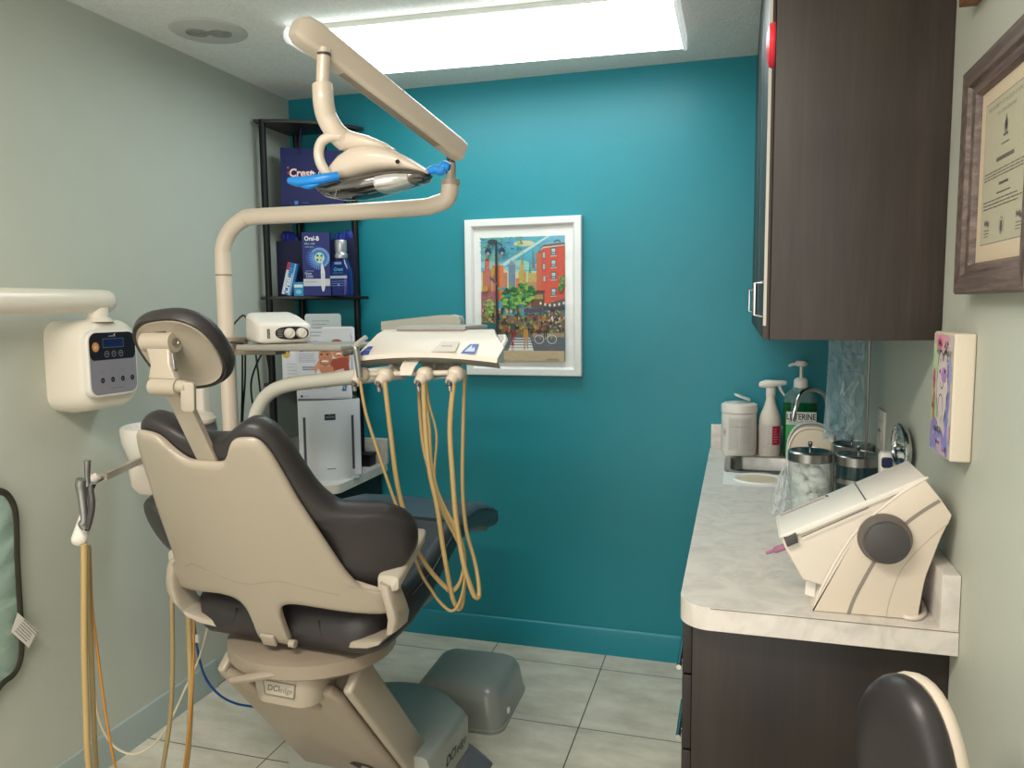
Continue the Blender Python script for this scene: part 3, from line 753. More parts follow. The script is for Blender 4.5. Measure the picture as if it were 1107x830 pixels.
blob(.012, .15, .018, .07, (196, 228, 172)); blob(.02, .075, .02, .03, (190, 226, 160)); blob(.06, .205, .05, .018, (240, 176, 192)); blob(.045, .20, .02, .012, (238, 136, 168))
for k in range(16): blob(W2*(.74+.12*rnd.random()), H2*(.1+.62*rnd.random()), .011, .026, random.choice([(150, 152, 224), (176, 176, 228), (130, 138, 216), (196, 188, 226)]))
for k in range(18): blob(W2*rnd.random(), H2*.22*rnd.random(), .018, .015, rnd.choice([(150, 150, 220), (180, 170, 222), (212, 180, 212), (160, 146, 212)]))
blob(W2*.55, H2*.55, .04, .055, (236, 222, 222)); blob(W2*.62, H2*.66, .02, .014, (200, 150, 214)); blob(W2*.12, H2*.6, .007, .02, (226, 90, 120)); blob(W2*.15, H2*.38, .006, .03, (216, 110, 120))
K = (26, 24, 40)
def arc(cx, cy, rx, ry, a0, a1, n=14): return [(cx+rx*cos(radians(a0+(a1-a0)*k/n)), cy+ry*sin(radians(a0+(a1-a0)*k/n))) for k in range(n+1)]
f.line(arc(W2*.42, H2*.77, .014, .018, 0, 180) , .0022, K); f.line(arc(W2*.66, H2*.77, .016, .018, 0, 180), .0022, K)
f.line([(W2*.32, H2*.77), (W2*.28, H2*.6), (W2*.3, H2*.4), (W2*.36, H2*.3)], .002, K); f.line(arc(W2*.5, H2*.36, .018, .03, 0, 180), .0022, K); f.line([(W2*.8, H2*.75), (W2*.82, H2*.55), (W2*.72, H2*.3)], .002, K)
f.ell(W2*.42, H2*.68, .0035, .004, K); f.ell(W2*.66, H2*.69, .0035, .004, K); f.line(arc(W2*.54, H2*.60, .01, .012, 180, 360), .0022, K)
def scrawl(x0, x1, y, h, n, sd):
    rn = random.Random(sd); dx = (x1-x0)/n
    for k in range(n):
        a = x0+dx*(k+.15); b = a+dx*.6
        for _ in range(2): f.line([(a+(b-a)*rn.random(), y+h*rn.random()) for _ in range(3)], .0024, K)
scrawl(W2*.28, W2*.48, H2*.885, .014, 3, 1); scrawl(W2*.58, W2*.78, H2*.87, .014, 2, 2); scrawl(W2*.24, W2*.42, H2*.815, .014, 2, 3); scrawl(W2*.52, W2*.95, H2*.81, .014, 4, 4)
scrawl(W2*.2, W2*.6, H2*.17, .013, 4, 5); scrawl(W2*.35, W2*.55, H2*.07, .013, 2, 6); scrawl(W2*.7, W2*.9, H2*.05, .012, 2, 7); scrawl(W2*.1, W2*.16, H2*.33, .03, 1, 8)
f.done('watercolour', t)

# diploma
DY0, DY1, DZ0, DZ1, DX, FWd = 1.492, 1.145, 1.512, 1.878, XR-.034, .05
t = thing('diploma_frame', 'framed diploma in a weathered grey-brown wood frame on the right wall', 'picture frame', (XR, 1.3, DZ0))
m_fr = woodmat('weathered frame wood', (58, 48, 45), (92, 78, 73), (122, 106, 100), (6, 60, 60), .55)
m_frh = woodmat('weathered frame wood lengthwise', (58, 48, 45), (92, 78, 73), (122, 106, 100), (60, 4, 90), .55)
prof = [(0, XR-.0005), (0, DX+.004), (.004, DX), (.03, DX+.002), (.034, DX+.008), (.046, DX+.010), (.05, DX+.018), (.05, XR-.0005)]
cs = [(DY0, DZ0, -1, 1), (DY1, DZ0, 1, 1), (DY1, DZ1, 1, -1), (DY0, DZ1, -1, -1)]
for i in range(4):
    A, B = cs[i], cs[(i+1) % 4]
    obj('frame_side', MB().rings([[V((x, c[0]+c[2]*d, c[1]+c[3]*d)) for d, x in prof] for c in (A, B)]), m_frh if i % 2 == 0 else m_fr, t)
f = Flat(frame((DX+.02, DY0-.05, DZ0+.05), (0, -1, 0), (0, 0, 1)))
W2, H2 = DY0-DY1-.1, DZ1-DZ0-.1
f.rect(-.002, -.002, W2+.002, H2+.002, (232, 214, 186)); f.rect(.022, .026, W2-.022, H2-.022, (120, 116, 104)); f.rect(.0232, .0272, W2-.0232, H2-.0232, (206, 200, 176))
G = (112, 109, 100); cx = W2/2
f.text('THE UNIVERSITY OF THE STATE OF NEW YORK', cx, H2-.034, .0085, G, sx=.98); f.text('EDUCATION DEPARTMENT', cx, H2-.047, .007, G)
f.ell(cx, H2-.072, .009, .011, (150, 146, 132)); f.ell(cx, H2-.070, .005, .008, (70, 68, 64)); f.poly([(cx-.003, H2-.062), (cx+.003, H2-.062), (cx, H2-.054)], (70, 68, 64)); f.rect(cx-.011, H2-.086, cx+.011, H2-.082, (110, 106, 98))
f.lines(cx-.018, cx+.018, H2-.098, H2-.094, 1, .002, G, 0, 2)
f.lines(cx-.038, cx+.042, H2-.122, H2-.110, 1, .006, G, 0, 4)
f.lines(.03, W2-.03, H2-.143, H2-.129, 3, .0018, G, .05, 5); f.lines(cx-.02, cx+.022, H2-.156, H2-.150, 1, .004, G, 0); f.lines(cx-.03, cx+.032, H2-.168, H2-.164, 1, .002, G, 0)
f.lines(.032, W2-.03, H2-.188, H2-.172, 3, .0018, G, .2, 6)
for x in (.04, W2-.06):
    f.line([(x+.001*k, .058+.006*sin(k*1.9)*(1 if k % 3 else .4)) for k in range(26)], .0008, (60, 62, 80)); f.lines(x, x+.028, .036, .05, 3, .0014, G, .3)
f.ell(cx-.0, .05, .010, .013, (130, 126, 116)); f.ell(cx, .05, .0085, .0115, (206, 200, 176)); f.ell(cx, .049, .006, .009, (110, 106, 98))
f.done('diploma_sheet', t)
obj('glazing', MB().box((DX+.0165, DY1+.048, DZ0+.048), (DX+.0175, DY0-.048, DZ1-.048)), panemat(), t)

t = thing('wooden_plaque', 'brown wooden plaque high on the right wall, its lower corner showing above the diploma', 'plaque', (XR, 1.5, 2.04))
a = atx(1036, 9, XR-.03)
obj('frame', MB().box((XR-.03, a.y-.3, a.z), (XR-.0005, a.y, a.z+.24), .003), mat('orange brown wood', (134, 84, 50), .45, vary=.2, vscale=20), t)
obj('plate', MB().box((XR-.032, a.y-.27, a.z+.03), (XR-.0302, a.y-.03, a.z+.21)), mat('brass plate', (190, 160, 96), .3, .8), t)

# ================================================================== framed street picture on the teal wall
PX0, PX1, PZ0, PZ1 = -1.133, -.625, 1.205, 1.868
t = thing('picture_frame', 'white-framed city street watercolour on the teal wall', 'picture', ((PX0+PX1)/2, YB, PZ0))
m_frame = mat('white frame lacquer', (226, 226, 224), .35)
prof = [(0, 0), (0, .026), (.003, .03), (.028, .03), (.033, .026), (.037, .016), (.037, 0)]
cs = [(PX0, PZ0, 1, 1), (PX1, PZ0, -1, 1), (PX1, PZ1, -1, -1), (PX0, PZ1, 1, -1)]
for i in range(4):
    A, B = cs[i], cs[(i+1) % 4]
    obj('frame_side', MB().rings([[V((c[0]+c[2]*d, YB-.0005-h, c[1]+c[3]*d)) for d, h in prof] for c in (A, B)]), m_frame, t)
mw = .036; ow, oh = PX1-PX0-.074, PZ1-PZ0-.074
obj('mount', MB().box((PX0+.034, YB-.012, PZ0+.034), (PX1-.034, YB-.006, PZ1-.034)), mat('mount board', (232, 232, 230), .8), t)
x0, z0 = PX0+.068, PZ0+.062
W, H = PX1-PX0-.136-.004, PZ1-PZ0-.062-.078
f = Flat(frame((x0, YB-.012, z0), (1, 0, 0), (0, 0, 1)), .0006, 1.2e-5)
# picture coordinates taken in a 480 x 745 grid, y down
def c2(x, y): x = min(480, max(0, x)); y = min(745, max(0, y)); return (x/480*W, H-y/745*H)
def Pp(pts, col): f.poly([c2(*p) for p in pts], col)
def Pr(x0, y0, x1, y1, col): Pp([(x0, y0), (x1, y0), (x1, y1), (x0, y1)], col)
def Pe(x, y, rx, ry, col, n=12): Pp([(x+rx*cos(2*pi*k/n), y+ry*sin(2*pi*k/n)) for k in range(n)], col)
def Pl(pts, w, col): f.line([c2(*p) for p in pts], w/480*W, col)
rnd = random.Random(31)
jit = lambda c, d=22: tuple(max(0, min(255, int(x+rnd.uniform(-d, d)))) for x in c)
Pr(0, 0, 480, 745, (80, 178, 206))
for k in range(40):
    x, y = rnd.random()*480, rnd.random()*200; Pe(x, y, 30+rnd.random()*40, 10+rnd.random()*18, jit((78, 172, 206) if y < 110 else (150, 204, 206), 16))
Pp([(0, 230), (380, 0), (400, 0), (0, 262)], (196, 226, 222)); Pr(0, 205, 330, 330, (210, 216, 176))
Pe(250, 40, 60, 18, (220, 220, 170)); Pe(120, 210, 50, 20, (226, 210, 160))
def tower(x0, x1, y, yb, col, n=24):
    Pr(x0, y, x1, yb, col)
    for k in range(n):
        a = rnd.uniform(x0, x1-4); b = rnd.uniform(y, yb-8); Pr(a, b, a+4, b+8, jit(col, 46))
tower(8, 62, 195, 400, (196, 108, 90)); tower(22, 50, 135, 200, (206, 96, 84)); Pp([(22, 135), (36, 118), (50, 135)], (160, 80, 70))
tower(66, 132, 165, 380, (226, 122, 62)); tower(130, 152, 210, 330, (206, 120, 96)); tower(160, 200, 165, 340, (112, 140, 166)); Pp([(160, 165), (176, 135), (200, 165)], (130, 156, 178))
tower(218, 262, 205, 380, (196, 170, 92)); tower(228, 252, 165, 210, (206, 182, 104)); Pp([(232, 165), (240, 110), (248, 165)], (180, 156, 80))
tower(272, 322, 215, 380, (200, 176, 110)); Pp([(276, 215), (284, 130), (292, 215)], (90, 160, 150)); Pp([(292, 190), (302, 70), (316, 190)], (126, 132, 150)); tower(204, 222, 245, 380, (220, 120, 84)); tower(262, 330, 270, 420, (186, 150, 112), 40)
tower(0, 84, 320, 520, (170, 104, 110), 60)
Pp([(322, 100), (350, 72), (350, 420), (322, 400)], (206, 110, 78)); Pp([(348, 70), (480, 52), (480, 400), (348, 410)], (222, 92, 72))
for k in range(90): a = rnd.uniform(350, 470); b = rnd.uniform(75, 390); Pr(a, b, a+rnd.uniform(5, 16), b+rnd.uniform(3, 8), jit((224, 96, 76), 24))
Pp([(334, 88), (362, 52), (480, 42), (480, 62), (362, 72), (336, 104)], (120, 96, 92)); Pp([(334, 92), (360, 64), (480, 54), (480, 60), (362, 72)], (222, 206, 190))
Pl([(420, 40), (432, 28), (446, 28), (456, 38)], 4, (70, 60, 60))
for x in (404, ):
    for y in (70, 140, 212, 308): Pr(x, y, x+28, y+48, (84, 92, 104)); Pr(x+4, y+6, x+24, y+24, (196, 208, 210)); Pr(x+4, y+27, x+24, y+42, (150, 166, 176)); Pl([(x-3, y+50), (x+32, y+48)], 4, (236, 214, 200))
for x, y in ((356, 92), (356, 160), (358, 232)): Pr(x, y, x+17, y+42, (120, 104, 108)); Pr(x+3, y+5, x+14, y+36, (186, 196, 200))
Pr(290, 330, 366, 420, (110, 84, 66)); Pr(298, 345, 358, 372, (176, 150, 96)); Pr(288, 322, 368, 334, (80, 66, 62))
Pr(0, 470, 480, 600, (130, 116, 92))
for k in range(240):
    x = rnd.uniform(0, 470); y = rnd.uniform(430, 575)
    Pe(x, y, rnd.uniform(4, 11), rnd.uniform(4, 13), rnd.choice([(64, 110, 60), (96, 150, 70), (160, 170, 90), (196, 130, 70), (60, 66, 76), (206, 196, 178), (140, 60, 60), (58, 90, 100), (220, 170, 90), (84, 60, 50)]), 8)
Pp([(330, 420), (480, 370), (480, 410), (340, 452)], (96, 92, 100)); Pr(360, 420, 480, 440, (70, 74, 78))
Pp([(250, 430), (350, 425), (360, 450), (250, 452)], (88, 76, 100))
for x in range(345, 480, 26): Pe(x, 402+8*sin(x), 6, 9, (240, 226, 200))
for k in range(60): Pe(rnd.uniform(380, 478), rnd.uniform(445, 540), rnd.uniform(4, 9), rnd.uniform(5, 10), rnd.choice([(206, 186, 170), (230, 220, 206), (150, 90, 80), (90, 110, 80), (70, 70, 80)]), 8)
# trees
for k in range(170):
    a = rnd.random()*6.28; r = math.sqrt(rnd.random()); Pe(215+98*r*cos(a), 355+72*r*sin(a)-12*cos(a), rnd.uniform(7, 17), rnd.uniform(5, 12), rnd.choice([(64, 140, 76), (44, 112, 62), (110, 176, 84), (150, 196, 90), (34, 92, 56)]), 7)
Pl([(212, 420), (214, 500)], 6, (96, 70, 60))
for k in range(60): Pe(rnd.gauss(52, 16), rnd.uniform(370, 470), rnd.uniform(4, 9), rnd.uniform(4, 9), rnd.choice([(120, 170, 90), (90, 150, 80), (180, 190, 110)]), 7)
for k in range(110): Pe(rnd.uniform(0, 250), rnd.random()**1.6*110, rnd.uniform(2, 8), rnd.uniform(2, 6), rnd.choice([(70, 140, 70), (120, 170, 80), (170, 190, 100), (50, 110, 66)]), 6)
for k in range(26): Pe(474+rnd.uniform(-24, 4), 285+rnd.uniform(-42, 42), 8, 9, rnd.choice([(90, 150, 80), (60, 120, 66), (130, 176, 90)]), 7)
# street, crossing, pavement
Pr(0, 590, 480, 690, (104, 110, 120)); Pr(300, 575, 480, 600, (170, 150, 122))
for k in range(50): Pe(rnd.uniform(0, 470), rnd.uniform(600, 680), rnd.uniform(10, 26), rnd.uniform(2, 6), jit((112, 118, 126), 16), 8)
for k in range(6): y = 604+k*15; d = 2+k*2; Pp([(192-k*7, y), (286+k*4, y), (288+k*4, y+d+4), (190-k*7, y+d+4)], (240, 240, 236))
Pr(0, 682, 480, 745, (206, 184, 150))
for k in range(40): Pe(rnd.uniform(0, 470), rnd.uniform(690, 740), 18, 4, jit((206, 184, 150), 14), 8)
# figures, bicycle, car, lamp post
def person(x, y, s, top, low):
    Pe(x, y, 6*s, 8*s, (176, 124, 100)); Pp([(x-9*s, y+9*s), (x+9*s, y+9*s), (x+11*s, y+44*s), (x-11*s, y+44*s)], top)
    Pp([(x-8*s, y+44*s), (x-1, y+44*s), (x-3*s, y+92*s), (x-9*s, y+92*s)], low); Pp([(x+1, y+44*s), (x+8*s, y+44*s), (x+9*s, y+90*s), (x+4*s, y+90*s)], low)
person(188, 505, 1.25, (70, 84, 90), (170, 40, 66)); person(186, 620, .7, (170, 60, 80), (196, 150, 130)); person(262, 540, 1.45, (206, 150, 70), (190, 160, 130)); person(152, 530, .8, (190, 60, 60), (60, 60, 80)); person(338, 490, 1.1, (150, 110, 80), (70, 60, 60))
for k in range(5): person(300+k*16-200*(k % 2), 520+4*k, .6, jit((170, 120, 80), 60), jit((80, 70, 70), 30))
for x in (338, 410): f.line([c2(x+26*cos(a*.33), 612+26*sin(a*.33)) for a in range(20)], 3.5/480*W, (226, 228, 226))
Pl([(338, 612), (362, 580), (398, 580), (374, 612), (362, 580)], 3, (200, 190, 180)); Pl([(398, 578), (410, 612)], 3, (200, 190, 180)); person(372, 520, .9, (120, 90, 60), (60, 70, 60))
Pp([(0, 530), (20, 512), (70, 512), (86, 530), (90, 556), (0, 556)], (40, 110, 116)); Pr(120, 588, 150, 600, (230, 230, 226))
Pr(90, 20, 102, 720, (50, 50, 66)); Pp([(84, 690), (110, 690), (140, 742), (66, 742)], (46, 46, 60)); Pp([(60, 232), (100, 272), (100, 290), (58, 248)], (90, 96, 106)); Pr(66, 180, 84, 222, (206, 166, 60)); Pr(12, 290, 44, 322, (196, 160, 70)); Pr(104, 300, 150, 312, (70, 160, 166))
Pl([(46, 70), (60, 30), (96, 24), (128, 44), (128, 70)], 5, (46, 50, 66)); Pe(74, 26, 28, 16, (56, 70, 80)); Pe(48, 84, 17, 24, (52, 64, 86)); Pe(130, 84, 17, 24, (52, 64, 86)); Pe(48, 96, 10, 10, (150, 166, 186)); Pe(130, 96, 10, 10, (150, 166, 186))
Pl([(380+k*4, 733+5*sin(k*1.3)) for k in range(18)], 2.5, (60, 60, 66))
f.done('street_picture', t)
obj('glazing', MB().box((PX0+.036, YB-.0085-.006, PZ0+.036), (PX1-.036, YB-.008-.0062, PZ1-.036)), panemat(), t)

# ================================================================== left wall
# exposure control box
m_xray = mat('ivory control box', (220, 212, 198), .32, coat=.2)
bc = V((XL, 1.925, 1.33))
t = thing('control_box', 'rounded ivory exposure control box with a display on the left wall', 'control box', bc)
def rsq(X, y0, y1, z0, z1, r): return [V((X, y, z)) for y, z in rrect(y0, z0, y1, z1, r, 6)]
by0, by1, bz0, bz1 = 1.806, 2.03, 1.195, 1.47
obj('housing', MB().rings([rsq(XL+.0005, by0+.006, by1-.006, bz0, bz1, .05), rsq(XL+.05, by0, by1, bz0-.004, bz1+.004, .06), rsq(XL+.12, by0+.003, by1-.003, bz0+.006, bz1+.001, .06), rsq(XL+.142, by0+.012, by1-.01, bz0+.018, bz1-.008, .055), rsq(XL+.15, by0+.025, by1-.02, bz0+.034, bz1-.02, .05), rsq(XL+.1505, by0+.06, by1-.06, bz0+.07, bz1-.06, .03)]), m_xray, t, 60)
FXX = XL+.151
q0, q1 = atx(96, 400, FXX+.02), atx(150, 400, FXX+.02)
py0, py1, pz0, pz1 = q0.y, q1.y, atx(120, 430, FXX+.02).z+.004, atx(120, 357, FXX+.02).z
fr_ = obj('panel_bezel', MB().rings([rsq(FXX-.002, py0, py1, pz0, pz1, .032), rsq(FXX+.013, py0, py1, pz0, pz1, .032), rsq(FXX+.018, py0+.004, py1-.004, pz0+.004, pz1-.004, .03)]), m_white, t)
PW, PH = py1-py0, pz1-pz0
f = Flat(frame((FXX+.018, py0, pz0), (0, 1, 0), (0, 0, 1)))
f.poly(rrect(.008, .008, PW-.008, PH-.006, .026, 6), (146, 144, 154)); 
dk = rrect(.008, PH*.54, PW-.008, PH-.006, .026, 6); f.poly([(x, max(y, PH*.56)) if y < PH*.6 else (x, y) for x, y in dk], (30, 30, 40))
f.rect(PW*.30, PH*.74, PW*.72, PH*.88, (92, 110, 140)); f.rect(PW*.31, PH*.75, PW*.71, PH*.87, (22, 40, 84))
f.ell(PW*.16, PH*.76, PW*.07, PW*.075, (196, 140, 90)); f.ell(PW*.16, PH*.76, PW*.055, PW*.06, (226, 162, 108)); f.poly([(PW*.14, PH*.78), (PW*.19, PH*.755), (PW*.14, PH*.73)], (246, 206, 160))
f.poly([(PW*.52, PH*.93), (PW*.56, PH*.96), (PW*.545, PH*.925)], (236, 236, 240)); f.rect(PW*.42, PH*.91, PW*.56, PH*.92, (190, 190, 200))
for k, x in enumerate((.37, .51, .65)):
    f.ell(PW*x, PH*.645, PW*.045, PW*.048, (150, 150, 158)); f.ell(PW*x, PH*.645, PW*.036, PW*.039, (34, 34, 44)); f.line([(PW*(x-.02), PH*.643), (PW*x, PH*.655), (PW*(x+.02), PH*.643)], .0013, (170, 170, 178))
for x in (.26, .46, .66, .86):
    f.ell(PW*x, PH*.255, PW*.038, PW*.042, (30, 30, 36)); f.poly([(PW*(x-.008), PH*.27), (PW*(x+.012), PH*.255), (PW*(x-.008), PH*.24)], (150, 150, 156))
    f.lines(PW*(x-.03), PW*(x+.03), PH*.36, PH*.42, 2, .0012, (122, 120, 130), 0)
f.lines(PW*.42, PW*.68, PH*.115, PH*.135, 1, .002, (110, 108, 120), 0)
f.done('control_panel', t, m_gloss)
# swing arm above it
ar = XL+.115
t = thing('xray_arm', 'white tubular swing arm running along the left wall above the control box', 'arm', (ar, 1.93, 1.49))
zc = 1.528
obj('arm_tube', MB().rings([[V((ar+.032*s*cos(2*pi*k/28), y, zc+.035*s*sin(2*pi*k/28))) for k in range(28)] for y, s in ((.35, 1), (1.925, 1), (1.945, .96), (1.957, .82), (1.962, .6), (1.963, .2))]), m_xray, t)
obj('stub', MB().lathe([(0, bz1-.004), (.045, bz1-.004), (.032, 1.478), (.03, zc-.02), (0, zc-.02)], (ar, 1.905, 0), 28), m_xray, t)
obj('wall_bracket', MB().box((XL+.0005, .5, 1.47), (ar-.03, .62, 1.58), .008), m_xray, t)

# lead apron
t = thing('lead_apron', 'pale green lead apron with dark binding hanging flat on the left wall', 'apron', (XL, 1.4, .46))
o = [atx(-60, 530, XL+.025), atx(0, 531, XL+.025), atx(7, 534, XL+.025), atx(14, 545, XL+.025), atx(17, 562, XL+.025), atx(18, 600, XL+.025), atx(20, 640, XL+.025), atx(22, 670, XL+.025), atx(23, 695, XL+.025), atx(21, 715, XL+.025), atx(14, 729, XL+.025), atx(0, 741, XL+.025), atx(-60, 775, XL+.025)]
oo = [(p.y, p.z) for p in o[1:-1]] + [(1.48, .405), (1.2, .40), (1.11, .42), (1.09, .5), (1.09, .95), (1.11, 1.02), (1.2, 1.035), (1.5, 1.035)]
oo.append(oo[0])
oc = (1.38, .72)
m_apron = mat('pale green vinyl', (150, 172, 160), .45, bump=.5, bscale=18, stretch=(1, 1, 6))
def apx(u, v): return 0.0
mb = MB(); t2 = bmesh.new()
def apron_ring(sc, x): return [V((x+.004*sin(z*60+y*20)*(1 if sc < .95 else 0), oc[0]+(y-oc[0])*sc, oc[1]+(z-oc[1])*sc)) for y, z in [(p.x, p.y) for p in catmull([V((a[0], a[1], 0)) for a in oo], 4, [0]*len(oo))[0]]]
mb.rings([apron_ring(1, XL+.004), apron_ring(1, XL+.02), apron_ring(.97, XL+.026), apron_ring(.8, XL+.027), apron_ring(.5, XL+.026), apron_ring(.1, XL+.026)])
obj('panel', mb, m_apron, t)
pth = [V((XL+.022, p.x, p.y)) for p in catmull([V((a[0], a[1], 0)) for a in oo], 4, [0]*len(oo))[0]]
obj('binding', MB().tube(pth, .0105, 8, sm=False), mat('olive binding', (48, 46, 36), .6), t)
q = [atx(*p, XL+.034) for p in ((19, 662), (40, 682), (31, 700), (12, 683))]
tg = obj('care_tag', MB().rings([[p + V((dx, 0, 0)) for p in q] for dx in (0, .001)]), m_white, t, label='white printed care tag')
e1 = (q[1]-q[0]); e2 = (q[0]-q[3])
f = Flat(frame(q[3]+V((.001, 0, 0)), e1, e2)); f.lines(e1.length*.08, e1.length*.9, e2.length*.1, e2.length*.9, 6, .0022, (120, 110, 110), .3, 8); f.done('tag_print', tg)
obj('peg', MB().tube([(XL+.0005, 1.42, 1.0), (XL+.04, 1.42, 1.012)], .007, 10, sm=False), m_steel, t)

# ================================================================== left corner
LX, LY = -1.535, 2.715
t = thing('corner_worktop', 'small pale marble-look worktop in the far left corner', 'worktop', (-1.75, 2.9, CL))
pl = [(XL+.001, YB-.001), (XL+.001, LY)] + [(LX-.05+.05*cos(radians(a)), LY+.05+.05*sin(radians(a))) for a in range(-90, 1, 10)] + [(LX, YB-.001)]
obj('slab', MB().prism(pl, CL-.036, CL), m_marble, t)
obj('splashback', MB().box((XL+.001, YB-.022, CL), (LX+.006, YB-.001, CL+.115), .001), m_marble, t)
obj('splashback', MB().box((XL+.001, LY+.002, CL), (XL+.022, YB-.022, CL+.115), .001), m_marble, t)
t = thing('corner_cabinet', 'dark cabinet under the small corner worktop', 'cabinet', (-1.75, 2.9, 0))
obj('carcass', MB().box((XL+.013, LY+.04, .08), (LX-.04, YB-.014, CL-.037), .002), m_wooddk, t)
obj('plinth', MB().box((XL+.013, LY+.06, 0), (LX-.09, YB-.014, .08)), m_black, t)
obj('door', MB().box((LX-.0395, LY+.045, .1), (LX-.022, YB-.02, CL-.045), .0015), m_wooddk, t)
obj('handle', MB().tube([(LX-.022, LY+.1, .6), (LX+.004, LY+.1, .602), (LX+.004, LY+.1, .7), (LX-.022, LY+.1, .702)], .005, 10, sm=False), m_chrome, t)

# etagere
EC = V((XL+.03, YB-.035, 0))
t = thing('corner_shelf', 'black metal corner shelf unit with five shelves standing on the corner worktop', 'shelf unit', (XL+.1, YB-.1, CL))
posts = [(-1.932, 2.905), (-1.645, YB-.036), (-1.925, YB-.036)]
for x, y in posts: obj('post', MB().lathe([(0, CL), (.0145, CL), (.0145, 2.288), (0, 2.288)], (x, y, 0), 16), m_blackm, t)
def shelf_outline(g=0):
    A, B = V((-1.962, 2.885, 0)), V((-1.595, YB-.022, 0)); n = 12
    mid = V((-1.70, 2.945, 0)); pts = []
    for k in range(n+1):
        s = k/n; p = A*(1-s)**2 + mid*2*s*(1-s) + B*s*s; pts.append((p.x, p.y))
    return [(-1.965, YB-.022)] + pts
m_shelf = mat('dark shelf board', (44, 42, 42), .45)
for z in (2.288, 1.925, 1.552, 1.18):
    obj('shelf', MB().prism(shelf_outline(), z-.014, z, .002, 2), m_shelf if z > 2 else m_black, t)

R35 = V((.82, .57, 0)).normalized(); N35 = V((.57, -.82, 0)).normalized()
def fr35(o): return frame(o, R35, (0, 0, 1))   # x right, y up, z toward the room
m_navy = mat('navy tote cloth', (14, 24, 84), .6, bump=.2, bscale=30)
m_navyd = mat('dark navy paper', (12, 18, 60), .6, bump=.2, bscale=25)
# tote bag on the upper shelf
p = V((-1.895, 2.972, 1.926)); q = V((-1.652, 3.075, 1.926)); rr_ = (q-p).normalized(); nn = V((rr_.y, -rr_.x, 0)); Wb = (q-p).length; Hb = .262
t = thing('tote_bag', 'large navy toothpaste tote bag with loop handles on the upper corner shelf', 'bag', (p+q)/2)
back = [p - nn*.075, q - nn*.075]
obj('body', MB().rings([[p+V((0, 0, z))+nn*b, q+V((0, 0, z*.95))+nn*b, q-nn*.06+V((0, 0, z*.95)), p-nn*.06+V((0, 0, z))] for z, b in ((0, 0), (.06, .006), (.14, .004), (Hb, -.012))]), m_navy, t)
for nb in (-.014, -.056):
    obj('handle', MB().tube([p.lerp(q, .3)+V((0, 0, Hb-.03))+nn*nb, p.lerp(q, .32)+V((0, 0, Hb+.06))+nn*nb, p.lerp(q, .42)+V((0, 0, Hb+.105))+nn*nb, p.lerp(q, .58)+V((0, 0, Hb+.105))+nn*nb, p.lerp(q, .68)+V((0, 0, Hb+.06))+nn*nb, p.lerp(q, .7)+V((0, 0, Hb-.03))+nn*nb], .012, 6, sx=.25), m_navyd, t)
f = Flat(frame(p+nn*.0075, rr_, (0, 0, 1)))
f.text('Crest', .085, .150, .047, (226, 110, 96), shear=.15, bold=.0022, sx=.92); f.text('Crest', .085, .150, .047, (244, 246, 250), shear=.15, bold=.0006, sx=.92); f.ell(.035, .151, .005, .007, (200, 60, 60)); f.text('+ Oral-B', .19, .149, .034, (240, 244, 250), bold=.0003)
f.poly([(.028, .171), (.034, .180), (.036, .169)], (226, 120, 70)); f.rect(.055, .018, .07, .034, (60, 140, 210)); f.text('smile', .10, .026, .014, (70, 120, 190)); f.rect(.03, .022, .045, .027, (40, 60, 130))
f.done('printed_front', t, m_gloss)

# second shelf: two paper gift bags behind, toothbrush box, toothpaste box, small box, bottle
SZ = 1.553
def bag(px0, px1, Yd, h, lab):
    a = at(px0, 300, Yd); b = at(px1, 300, Yd); P = V((a.x, Yd, SZ)); Q = V((b.x, Yd+.03, SZ)); d = (Q-P).normalized(); n = V((d.y, -d.x, 0))
    t = thing('gift_bag', lab, 'bag', (P+Q)/2, group='navy paper gift bags on the middle shelf')
    obj('paper_bag', MB().rings([[P+V((0, 0, z)), Q+V((0, 0, z)), Q-n*dd+V((0, 0, z)), P-n*dd+V((0, 0, z))] for z, dd in ((0, .05), (h*.5, .052), (h, .035))], cap1=False), m_navyd, t)
    c_ = (P+Q)/2-n*.02
    mb = MB(); rnd = random.Random(int(px0))
    for k in range(7): mb.ell(c_+d*(rnd.uniform(-.3, .3)*(Q-P).length)+V((0, 0, h+rnd.uniform(-.01, .022))), (.022, .014, .028), M.Rotation(rnd.random()*3, 4, 'Z'), 8)
    obj('tissue_paper', mb, mat('royal blue tissue', (24, 40, 140), .6, bump=.6, bscale=40), t)
    obj('tan_card', MB().box((-.02, -.004, 0), (.02, -.0, .02), mx=frame(P+d*((Q-P).length*(.18 if px0 < 330 else .62))-n*.01+V((0, 0, h-.006)), d, (0, 0, 1)) @ M.Rotation(pi/2, 4, 'X')), mat('tan card', (170, 140, 116), .7), t)
bag(300, 328, 3.045, .245, 'navy paper gift bag with blue tissue behind the toothpaste box')
bag(356, 381, 3.10, .25, 'navy paper gift bag with blue tissue behind the mouthwash bottle')

